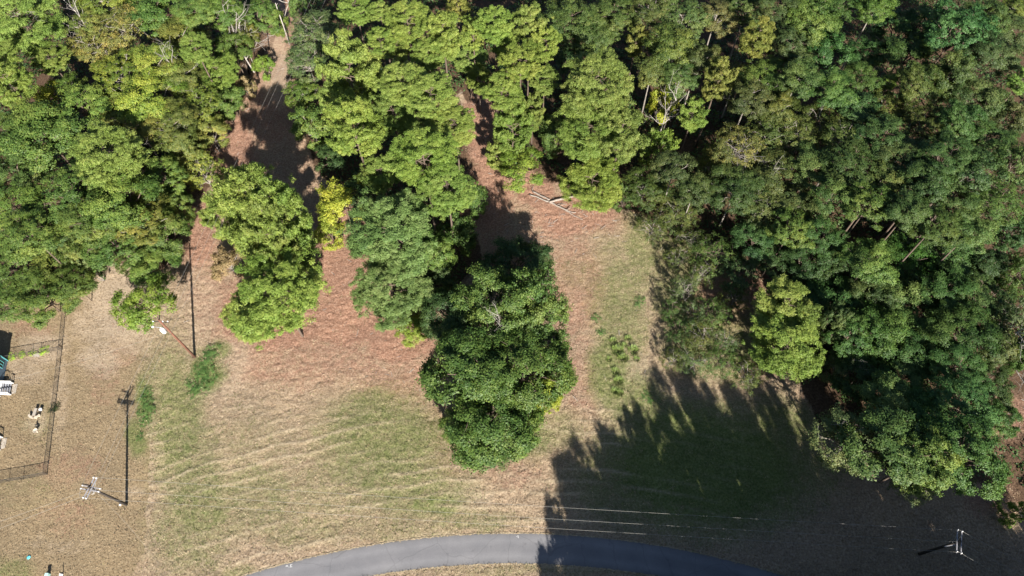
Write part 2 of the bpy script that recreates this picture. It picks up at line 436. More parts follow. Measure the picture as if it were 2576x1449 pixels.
def make_ground():
    def axis(lo, hi, step, far):
        core = np.arange(lo, hi + 1e-6, step)
        out = [1.0]
        while out[-1] < far: out.append(out[-1] * 1.35 + 0.3)
        out = np.array(out)
        return np.concatenate([(lo - out)[::-1], core, hi + out])
    xs = axis(-84.0, 78.0, 0.27, 2500.0)
    ys = axis(9.0, 104.0, 0.27, 2500.0)
    X, Y = np.meshgrid(xs, ys)
    u, v = UV(X, np.clip(Y, -30, 1e9))
    near = ((X > -84) & (X < 78) & (Y > 9) & (Y < 104)).astype(float)
    red, gr, pal, lawn, fl = cover_at(X, Y)
    # relief: mown clumps and windrows
    warp = 2.2 * lattice_noise(X, Y, 5.0, 21)
    rd = road_dist(X, Y)
    rows = np.sin((rd + warp * .45) * 2 * math.pi / 1.9)
    rows = np.clip(rows, 0, 1) ** 3 * np.clip((lattice_noise(X * .35 , Y, 2.4, 33) - .25) * 2.2, 0, 1)
    fieldmask = np.clip((v - 960) / 150, 0, 1) * (1 - lawn) * np.clip((1180 - np.abs(u - 760)) / 400, 0, 1)
    n1 = lattice_noise(X * 0.75, Y * 1.25, 0.62, 41); n2 = lattice_noise(X, Y, 0.34, 42); n3 = lattice_noise(X, Y, 1.6, 43)
    n1 = 1 - np.abs(2 * lattice_noise(X * 0.7 + 1.2 * n2, Y * 1.35 + 1.5 * n3, 0.85, 44) - 1)
    clump = 0.12 * (n1 - .5) + 0.17 * (n2 - .5) + 0.04 * (n3 - .5)
    Z = clump * (1.0 - 0.72 * lawn) * (1.0 - .35 * gr) + 0.12 * rows * fieldmask * 0.7
    weeds = np.clip(gr - .55, 0, 1) * 0.5 * (lattice_noise(X, Y, .5, 77) - .35)
    Z = Z + weeds
    roadm = np.clip((np.abs(rd - (RR - ROAD_W / 2)) - (ROAD_W / 2 + 0.15)) / 0.5, 0, 1)
    Z = (Z * near + 0.0) * roadm - 0.03 * (1 - roadm)
    Z = np.where(near > 0, Z, np.minimum(Z, 0))
    ny, nx = X.shape
    verts = np.stack([X, Y, Z], -1).reshape(-1, 3)
    idx = np.arange(nx * ny).reshape(ny, nx)
    q = np.stack([idx[:-1, :-1], idx[:-1, 1:], idx[1:, 1:], idx[1:, :-1]], -1).reshape(-1, 4)
    me = bpy.data.meshes.new('ground')
    me.vertices.add(len(verts)); me.vertices.foreach_set('co', verts.ravel())
    me.loops.add(q.size); me.loops.foreach_set('vertex_index', q.ravel().astype(np.int32))
    me.polygons.add(len(q)); me.polygons.foreach_set('loop_start', np.arange(0, q.size, 4, dtype=np.int32))
    me.polygons.foreach_set('use_smooth', np.ones(len(q), bool))
    me.update(calc_edges=True)
    green = np.clip(gr, 0, 1); 
    one = np.ones_like(red)
    a = me.color_attributes.new('cover', 'FLOAT_COLOR', 'POINT')
    a.data.foreach_set('color', np.stack([red, green, pal, one], -1).reshape(-1).astype(np.float32))
    # strip of tan straw right by the road
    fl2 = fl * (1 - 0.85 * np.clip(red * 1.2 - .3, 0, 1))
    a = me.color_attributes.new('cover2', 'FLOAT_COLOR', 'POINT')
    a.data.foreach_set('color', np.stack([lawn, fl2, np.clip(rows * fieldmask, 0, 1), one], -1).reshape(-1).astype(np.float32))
    o = link_mesh('ground', me, 'ground')
    tag(o, kind='structure')
make_ground()

def arc_strip(name, r0, r1, z, mat, kind='structure', a0=-28, a1=208, n=420, wob=0.0, thick=0.0):
    vs, fs = [], []
    rr = random.Random(3)
    for i in range(n + 1):
        a = math.radians(a0 + (a1 - a0) * i / n)
        j0 = wob * (rr.random() - .5); j1 = wob * (rr.random() - .5)
        for r in (r0 + j0, r1 + j1):
            vs.append((RCX + r * math.cos(a), RCY + r * math.sin(a), z))
    for i in range(n):
        fs.append((2 * i, 2 * i + 1, 2 * i + 3, 2 * i + 2))
    # orientation up
    fs = [f[::-1] for f in fs]
    me = mesh_from(name, vs, fs)
    o = link_mesh(name, me, mat)
    if me.polygons[0].normal.z < 0:
        me.flip_normals()
    tag(o, kind=kind)
    return o
arc_strip('road', RR - ROAD_W, RR, 0.012, 'asphalt', n=900)
# dry straw fringes lapping over the asphalt's edges
arc_strip('grass_verge', RR - 0.02, RR + 0.14, 0.020, 'dry_edge', n=2400, wob=0.16)
arc_strip('grass_verge', RR - ROAD_W - 0.16, RR - ROAD_W + 0.02, 0.020, 'dry_edge', n=2400, wob=0.18)

# ------------------------------------------------------------------ foliage
def unit(a):
    return a / (np.linalg.norm(a, axis=-1, keepdims=True) + 1e-9)

def leaf_mesh(name, C, Nn, size, aspect, tint, rng, tilt=0.5, quad=False):
    """C centres, Nn outward directions, one leaf face at each, turned within 'tilt' of outward"""
    n = len(C)
    size = np.broadcast_to(size, (n,)) * rng.uniform(0.7, 1.3, n)
    g = unit(Nn + tilt * rng.normal(size=(n, 3)))
    ref = rng.normal(size=(n, 3))
    t = unit(np.cross(g, ref)); b = np.cross(g, t)
    L = (size * aspect)[:, None]; W = size[:, None]
    if quad:
        vs = np.stack([C - t * L * .5, C - b * W * .35, C + t * L * .5, C + b * W * .35], 1)
        k = 4
    else:
        vs = np.stack([C - t * L * .5 - b * W * .5, C + t * L * .5, C - t * L * .5 + b * W * .5], 1)
        k = 3
    gn = np.cross(vs[:, 1] - vs[:, 0], vs[:, 2] - vs[:, 0])
    flip = (gn * g).sum(1) < 0
    vs[flip] = vs[flip][:, ::-1]
    V = vs.reshape(-1, 3)
    me = bpy.data.meshes.new(name)
    me.vertices.add(len(V)); me.vertices.foreach_set('co', V.ravel())
    me.loops.add(n * k); me.loops.foreach_set('vertex_index', np.arange(n * k, dtype=np.int32))
    me.polygons.add(n); me.polygons.foreach_set('loop_start', np.arange(0, n * k, k, dtype=np.int32))
    me.update(calc_edges=True)
    a = me.attributes.new('tint', 'FLOAT', 'POINT')
    a.data.foreach_set('value', np.repeat(np.clip(tint, 0, 1), k).astype(np.float32))
    sn = unit(Nn * 0.9 + g * 1.0)
    me.normals_split_custom_set_from_vertices(np.repeat(sn, k, axis=0))
    return me

def branch_pts(a, b, sag, rng, n=5, wig=0.12):
    a, b = np.array(a, float), np.array(b, float)
    L = np.linalg.norm(b - a)
    out = []
    for i in range(n):
        t = i / (n - 1)
        p = a + (b - a) * t
        p[2] += sag * L * math.sin(math.pi * t)
        if 0 < i < n - 1: p += rng.normal(size=3) * wig * L * 0.35
        out.append(p)
    return out

RB, RZB = 5.5, 6.0       # archetype crown half-width and half-height

def broad_archetype(seed, n_leaf=50000, leaf=0.172, nclus=13, ppc=13, feather=0.6, spread=.36, bare=0.0, pr=(.45, 1.05), irregular=1.0):
    rng = np.random.default_rng(seed)
    mb = MB()
    E = np.array([RB, RB, RZB])
    PC, PR, PD, PT = [], [], [], []
    ga = rng.uniform(0, 6.28)
    for i in range(nclus):
        cz = 0.96 - 1.55 * (i / (nclus - 1)) + rng.normal(0, .07)
        cz = min(cz, .97)
        az = ga + i * 2.39996 + rng.normal(0, .30)
        sxy = math.sqrt(max(0.0, 1 - cz * cz))
        d = np.array([math.cos(az) * sxy, math.sin(az) * sxy, cz])
        rad = rng.uniform(.58, .86) * (1 + .10 * irregular * rng.normal())
        cc = d * E * rad
        z0 = cc[2] - rng.uniform(3.0, 5.0) * (0.5 + sxy)
        pts = branch_pts((0, 0, max(z0, -RZB * 1.0)), cc, 0.05, rng)
        mb.tube(pts, [0.17, 0.14, 0.11, 0.08, 0.05], 5, False)
        ctint = rng.normal(.5, .15)
        for k in range(ppc):
            o = rng.normal(size=3) * spread * np.array([1, 1, .72]) * RB * .58 + d * rng.uniform(-.3, .9)
            q = cc + o
            l = np.linalg.norm(q / E)
            if l > 1.06: q *= 1.06 / l
            PC.append(q); PD.append(unit(unit(q) * .6 + d * .4 + np.array([0, 0, .25]))); PR.append(rng.uniform(*pr)); PT.append(ctint + rng.normal(0, .10))
            if k % 2 == 0:
                m = (cc + q) / 2 + rng.normal(size=3) * .2
                mb.tube([pts[3 if k % 4 else 4], m, q], [0.06, 0.045, 0.015], 4, False)
    PC = np.array(PC); PR = np.array(PR); PD = np.array(PD); PT = np.array(PT)
    keep = rng.random(len(PC)) > bare
    PC, PR, PD, PT = PC[keep], PR[keep], PD[keep], PT[keep]
    w = PR ** 2; cnt = np.maximum(10, (w / w.sum() * n_leaf).astype(int))
    C, Nn, T = [], [], []
    for pc, p_r, d, tt, c in zip(PC, PR, PD, PT, cnt):
        ntw = 14
        tw = unit(rng.normal(size=(ntw, 3)) + d * .7)
        tl = rng.uniform(.65, 1.35, ntw)
        ti = rng.integers(0, ntw, c)
        f = rng.random(c) ** .65
        q = unit(rng.normal(size=(c, 3)) + d * .5)
        along = unit(tw[ti] * feather + q * (1 - feather) * .8)
        pos = pc + along * (p_r * (0.18 + f) * tl[ti])[:, None] * np.array([1.15, 1.15, .75]) + rng.normal(0, .08, (c, 3))
        C.append(pos)
        Nn.append(unit(unit(pos - pc) * .8 + .35 * unit(pc) + np.array([0, 0, .30])))
        T.append(tt + rng.normal(0, .20, c))
    C = np.concatenate(C); Nn = np.concatenate(Nn); T = np.concatenate(T)
    me = leaf_mesh('crown', C, Nn, leaf, 1.35, T, rng, 0.75)
    return me, mesh_from('limbs', mb.v, mb.f, True)

def pine_archetype(seed, tufts=900, per=64, shape='round', tuft_r=0.37, leaf=0.090):
    rng = np.random.default_rng(seed)
    mb = MB()
    TC, TD, BT = [], [], []
    nb = 23
    for i in range(nb):
        f = i / (nb - 1)
        z = (-0.95 + 1.85 * f) * RZB
        zz = z / RZB
        if shape == 'cone': prof = 0.25 + 0.85 * (1 - f) ** .8
        else: prof = math.sqrt(max(0.02, 1 - abs(zz) ** 2.4)) * (0.88 + 0.0 * f)
        a = i * 2.39996 + rng.normal() * .3
        L = RB * prof * rng.uniform(.72, 1.10)
        rise = (0.10 + .35 * f) * L
        st = np.array([0, 0, z - rise * .8])
        en = np.array([math.cos(a) * L, math.sin(a) * L, z + rise * .25])
        pts = branch_pts(st, en, -0.05, rng, 5, .08)
        mb.tube(pts, [0.10, 0.08, 0.06, 0.04, 0.02], 4, False)
        btint = rng.normal(.5, .13)
        nt = max(4, int(tufts / nb * (0.35 + 0.9 * prof)))
        for k in range(nt):
            t = 1 - 0.62 * rng.random() ** 1.3
            base = np.array(pts[0]) * (1 - t) + np.array(pts[-1]) * t
            lat = rng.normal() * .25 * L * (0.35 + t * .55)
            side = np.array([-math.sin(a), math.cos(a), 0])
            p = base + side * lat + np.array([0, 0, rng.normal() * .13 + .25])
            BT.append(btint); TC.append(p); TD.append(unit(np.array([math.cos(a) * .6, math.sin(a) * .6, .8]) + rng.normal(size=3) * .2))
    for k in range(14):
        p = np.array([rng.normal() * .7, rng.normal() * .7, RZB * (.86 + .12 * rng.random())])
        BT.append(.6); TC.append(p); TD.append(np.array([0, 0, 1.0]))
    TC = np.array(TC); TD = np.array(TD)
    n = len(TC)
    TR = rng.uniform(.55, 1.45, n) * tuft_r
    ti = np.repeat(np.arange(n), per)
    q = unit(rng.normal(size=(n * per, 3)) + TD[ti] * .75)
    rad = TR[ti] * (0.45 + .85 * rng.random(n * per))
    C = TC[ti] + q * rad[:, None]
    Nn = unit(q + TD[ti] * .25)
    tt = np.array(BT) + rng.normal(0, .10, n)
    T = tt[ti] + rng.normal(0, .12, n * per) 
    me = leaf_mesh('crown', C, Nn, leaf, 3.8, T, rng, 0.85)
    return me, mesh_from('limbs', mb.v, mb.f, True)

def snag_archetype(seed, n=9, spread=1.0):
    rng = np.random.default_rng(seed)
    mb = MB()
    def grow(p, d, L, r, lev):
        pts = [p]; q = p.copy(); dd = d.copy()
        for i in range(4):
            dd = unit(dd + rng.normal(size=3) * .16 + np.array([0, 0, .06]))
            q = q + dd * L / 4; pts.append(q.copy())
        mb.tube(pts, [r, r * .85, r * .7, r * .55, r * .35], 5 if lev < 2 else 3, False)
        if lev >= 3: return
        for k in range(3 if lev else n):
            s = pts[1 + (k % 4)] if lev else pts[1 + (k % 4)]
            nd = unit(dd + rng.normal(size=3) * .75 * spread)
            grow(np.array(s), nd, L * rng.uniform(.4, .62), r * .5, lev + 1)
    grow(np.array([0, 0, 0.0]), np.array([rng.normal() * .08, rng.normal() * .08, 1.0]), 10.0, .13, 0)
    return mesh_from('branches', mb.v, mb.f, True)

def trunk_mesh():
    mb = MB()
    mb.tube([(0, 0, 0), (0.0, 0.01, .08), (0.02, -.01, .4), (0, .015, .75), (0, 0, 1.0)], [1.35, 1.0, .85, .65, .4], 8)
    return mesh_from('trunk', mb.v, mb.f, True)

ARC = {'pine': [pine_archetype(s) for s in (1, 2, 3, 4, 5)],
       'conepine': [pine_archetype(s, 700, 50, 'cone') for s in (11, 12, 13)],
       'broad': [broad_archetype(21), broad_archetype(22, 44000, .165, 15, 11, .7, .30), broad_archetype(23, 32000, .23, 11, 13, .5, .33, 0, (.5, 1.2)), broad_archetype(24, 40000, .18, 18, 8, .75, .30, .05, (.4, 1.0), 1.6),
                 broad_archetype(25, 36000, .20, 9, 17, .6, .30, 0, (.45, 1.1), 1.8), broad_archetype(26, 42000, .17, 14, 11, .8, .36, 0, (.5, 1.25), 1.2), broad_archetype(27, 30000, .25, 12, 10, .45, .32, 0, (.5, 1.15), 1.5), broad_archetype(28, 38000, .185, 16, 9, .65, .28, .05, (.4, 1.1), 2.0)],
       'airy': [broad_archetype(s, 19000, .185, 17, 9, .8, .46, .10, (.5, 1.2), 1.6) for s in (31, 32, 33, 34)],
       'sparse': [broad_archetype(s, 7000, .20, 15, 7, .8, .55, .25, (.5, 1.3), 2.0) for s in (61, 62, 63)],
       'shrub': [broad_archetype(s, 11000, .30, 10, 9, .55, .40, 0, (.6, 1.2), 1.4) for s in (41, 42, 43)],
       'snag': [snag_archetype(s) for s in (51, 52, 53, 54)]}
TRUNK_ME = trunk_mesh()
def slot(o, mat):
    if not o.data.materials:
        o.data.materials.append(None)
    o.material_slots[0].link = 'OBJECT'
    o.material_slots[0].material = M[mat]

ALLTREES = []
def plant(u, v, rx, ry, h, typ, look, label=None, seed=None, tintcol=None):
    """crown seen centred on survey pixel (u,v) with half extents rx, ry; total height h"""
    # solve the crown's centre height so that its top is at h
    rz = h * .3
    for _ in range(6):
        cz = h - rz
        d = mpp(v, cz)
        r = rx * d
        dy = 724.5 - v
        th = TILT + math.atan(dy / FPX)
        sl = ry * d * (FPX / math.hypot(FPX, dy)) * 1.0
        q = sl ** 2 - (r * math.cos(th)) ** 2
        rz = math.sqrt(max(q, 0)) / max(.2, math.sin(th))
        rz = min(max(rz, .62 * r, .34 * h if h >= 24.5 else 0), h * .49)
    c = P(u, v, cz)
    bu, bv = UV(c.x, c.y, 0.0)
    if bv > v + ry * .92 and 3.5 < h < 24.5:
        a = np.array([bu]), np.array([bv + 6.0])
        if not any(in_poly(a[0], a[1], p)[0] for p in FOREST) or v > 640:
            return plant(u, v, rx, ry, h * .94, typ, look, label, seed)
    return add_tree(c.x, c.y, cz, r, rz, h, typ, look, label, (u, v), seed)

LOOKS = {  # object colour multiplier, material, bark, word
    'bright': ((1.13, 1.16, .98), None, 'bark', 'bright yellow-green'),
    'mid': ((1.0, 1.03, .95), None, 'bark', 'mid green'),
    'blue': ((.90, 1.0, 1.30), None, 'bark', 'blue-green'),
    'rusty': ((1.15, .95, .85), None, 'bark', 'rust-flecked green'),
    'dark': ((1.12, 1.26, 1.0), None, 'bark', 'dark green'),
    'deep': ((.74, .88, 1.0), None, 'bark', 'deep green'),
    'green': ((.98, 1.12, .95), None, 'bark', 'fresh green'),
    'olive': ((1.28, 1.10, 1.0), None, 'pale_bark', 'olive green'),
    'tan': ((1.75, 1.25, 1.4), None, 'pale_bark', 'brownish olive'),
    'gold': ((1.42, 1.36, .92), None, 'pale_bark', 'yellowish green'),
    'yellow': ((1, 1, 1), 'yellow_leaf', 'bark', 'bright yellow'),
    'lime': ((.58, .72, .9), 'yellow_leaf', 'bark', 'lime green'),
    'dry': ((1, 1, 1), 'dry_leaf', 'pale_bark', 'dry straw-brown'),
    'grey': ((1.45, 1.35, 1.8), None, 'pale_bark', 'greyish green'),
}
NAMES = {'pine': ('pine_tree', 'pine tree'), 'conepine': ('pine_tree', 'pine tree'), 'broad': ('broadleaf_tree', 'tree'),
         'airy': ('broadleaf_tree', 'tree'), 'sparse': ('broadleaf_tree', 'tree'), 'shrub': ('shrub', 'shrub'), 'snag': ('dead_tree', 'dead tree')}
WORD = {'pine': 'tufted pine', 'conepine': 'pointed pine', 'broad': 'broadleaf tree', 'airy': 'feathery thin-crowned tree', 'sparse': 'sparse sapling', 'shrub': 'leafy shrub', 'snag': 'bare dead tree'}
def add_tree(x, y, cz, r, rz, h, typ, look, label, uv, seed=None):
    colr, mat, bark, word = LOOKS[look]
    if mat is None:
        mat = 'pine_leaf' if 'pine' in typ else 'broad_leaf'
    if uv[0] < 700 and typ in ('broad', 'airy'):
        q_ = random.uniform(1.0, 1.35); colr = (colr[0] * 1.22 * q_, colr[1] * 1.12 * q_, colr[2] * q_)
    if typ == 'broad' and uv[0] > 1600 and uv[1] < 1690:
        f = random.uniform(.82, 1.16); r *= f; g = random.uniform(.88, 1.2); rz *= g; cz += random.uniform(-1.5, 1.8)
        colr = (colr[0] * random.uniform(.74, 1.1), colr[1], colr[2] * random.uniform(.85, 1.2)); q_ = random.uniform(.70, 1.10) * (1.38 if uv[1] > 1000 else 1.0); colr = tuple(c * q_ for c in colr)
    k = (seed if seed is not None else random.randrange(99)) % len(ARC[typ])
    nm, cat = NAMES[typ]
    root = empty(nm, (x, y, 0), random.uniform(0, 6.28))
    j = random.uniform(.92, 1.08)
    jc = (colr[0] * random.uniform(.93, 1.07) * j, colr[1] * j, colr[2] * j * random.uniform(.9, 1.1))
    cr, lm = ARC[typ][k] if typ != 'snag' else (None, ARC[typ][k])
    o = link_mesh('crown', cr, None, root); slot(o, mat); o.location = (0, 0, cz); o.scale = (r / RB, r / RB, rz / RZB)
    o.color = (*jc, 1)
    l = link_mesh('limbs', lm, None, root); slot(l, bark); l.location = (0, 0, cz); l.scale = o.scale
    t = link_mesh('trunk', TRUNK_ME, None, root); slot(t, bark)
    tr = max(.06, h * .0095)
    t.scale = (tr, tr, cz + rz * .12)
    tag(root, label, cat)
    root['group'] = {'pine tree': 'pines around the clearing', 'tree': 'broadleaf trees of the wood', 'shrub': 'shrubs along the wood edge'}[cat]
    ALLTREES.append([root, typ, word, r, uv, label])
    return root

# ------------------------------------------------------------------ loose straw and grass lying on the open ground
M['straw_leaf'] = leaf_mat('straw', [(0.0, (0.16, 0.105, 0.06)), (0.5, (0.34, 0.255, 0.165)), (1.0, (0.58, 0.47, 0.33))], 0.12, 0.1)
M['red_leaf'] = leaf_mat('red straw', [(0.0, (0.15, 0.077, 0.052)), (0.5, (0.30, 0.175, 0.125)), (1.0, (0.50, 0.355, 0.27))], 0.12, 0.1)
M['grass_leaf'] = leaf_mat('grass', [(0.0, (0.055, 0.085, 0.02)), (0.5, (0.14, 0.165, 0.05)), (1.0, (0.27, 0.26, 0.11))], 0.2, 0.1)
def scatter_ground():
    rng = np.random.default_rng(5)
    n = 420000
    x = rng.uniform(-84, 78, n); y = rng.uniform(10, 100, n)
    u, v = UV(x, y)
    rd = road_dist(x, y)
    ok = (u > -30) & (u < 2606) & (v < 1480) & (v > -20) & ((rd > RR - .05 - .12 * rng.random(n) ** 2) | (rd < RR - ROAD_W + .05))
    red, gr, pal, lawn, fl = cover_at(x, y)
    ok &= (fl < .5) | (red > .5)
    ok &= rng.random(n) > lawn * .35
    x, y, u, v, red, gr, pal, lawn = [a[ok] for a in (x, y, u, v, red, gr, pal, lawn)]
    pick = rng.random(len(x))
    nz = lattice_noise(x, y, 1.1, 9) - .5
    isg = (gr + nz * .8 > .55 + .55 * (pick - .5))
    isr = ~isg & (red + nz * .9 > .5)
    iss = ~isg & ~isr
    cl = lattice_noise(x, y, .55, 12)
    for name, mask, mat, lab in (('loose_straw', iss, 'straw_leaf', 'tan mown straw lying over the open field'), ('pine_straw', isr, 'red_leaf', 'reddish brown pine straw around the clearing'), ('meadow_grass', isg, 'grass_leaf', 'green grass patches in the mown field')):
        k = mask.sum()
        X, Y = x[mask], y[mask]
        hgt = np.where(gr[mask] > .6, .22, .10) * (.4 + cl[mask])
        C = np.stack([X, Y, hgt + rng.uniform(0, .05, k)], 1)
        Nn = unit(np.stack([rng.normal(0, .45, k), rng.normal(0, .45, k), np.ones(k)], 1))
        T = .44 + .7 * (cl[mask] - .5) + rng.normal(0, .13, k) - (.15 * lawn[mask])
        me = leaf_mesh(name, C, Nn, 0.058, 3.6, T, rng, .40)
        o = link_mesh(name, me, mat)
        tag(o, lab, 'grass' if name == 'meadow_grass' else 'straw', None, 'stuff')
scatter_ground()

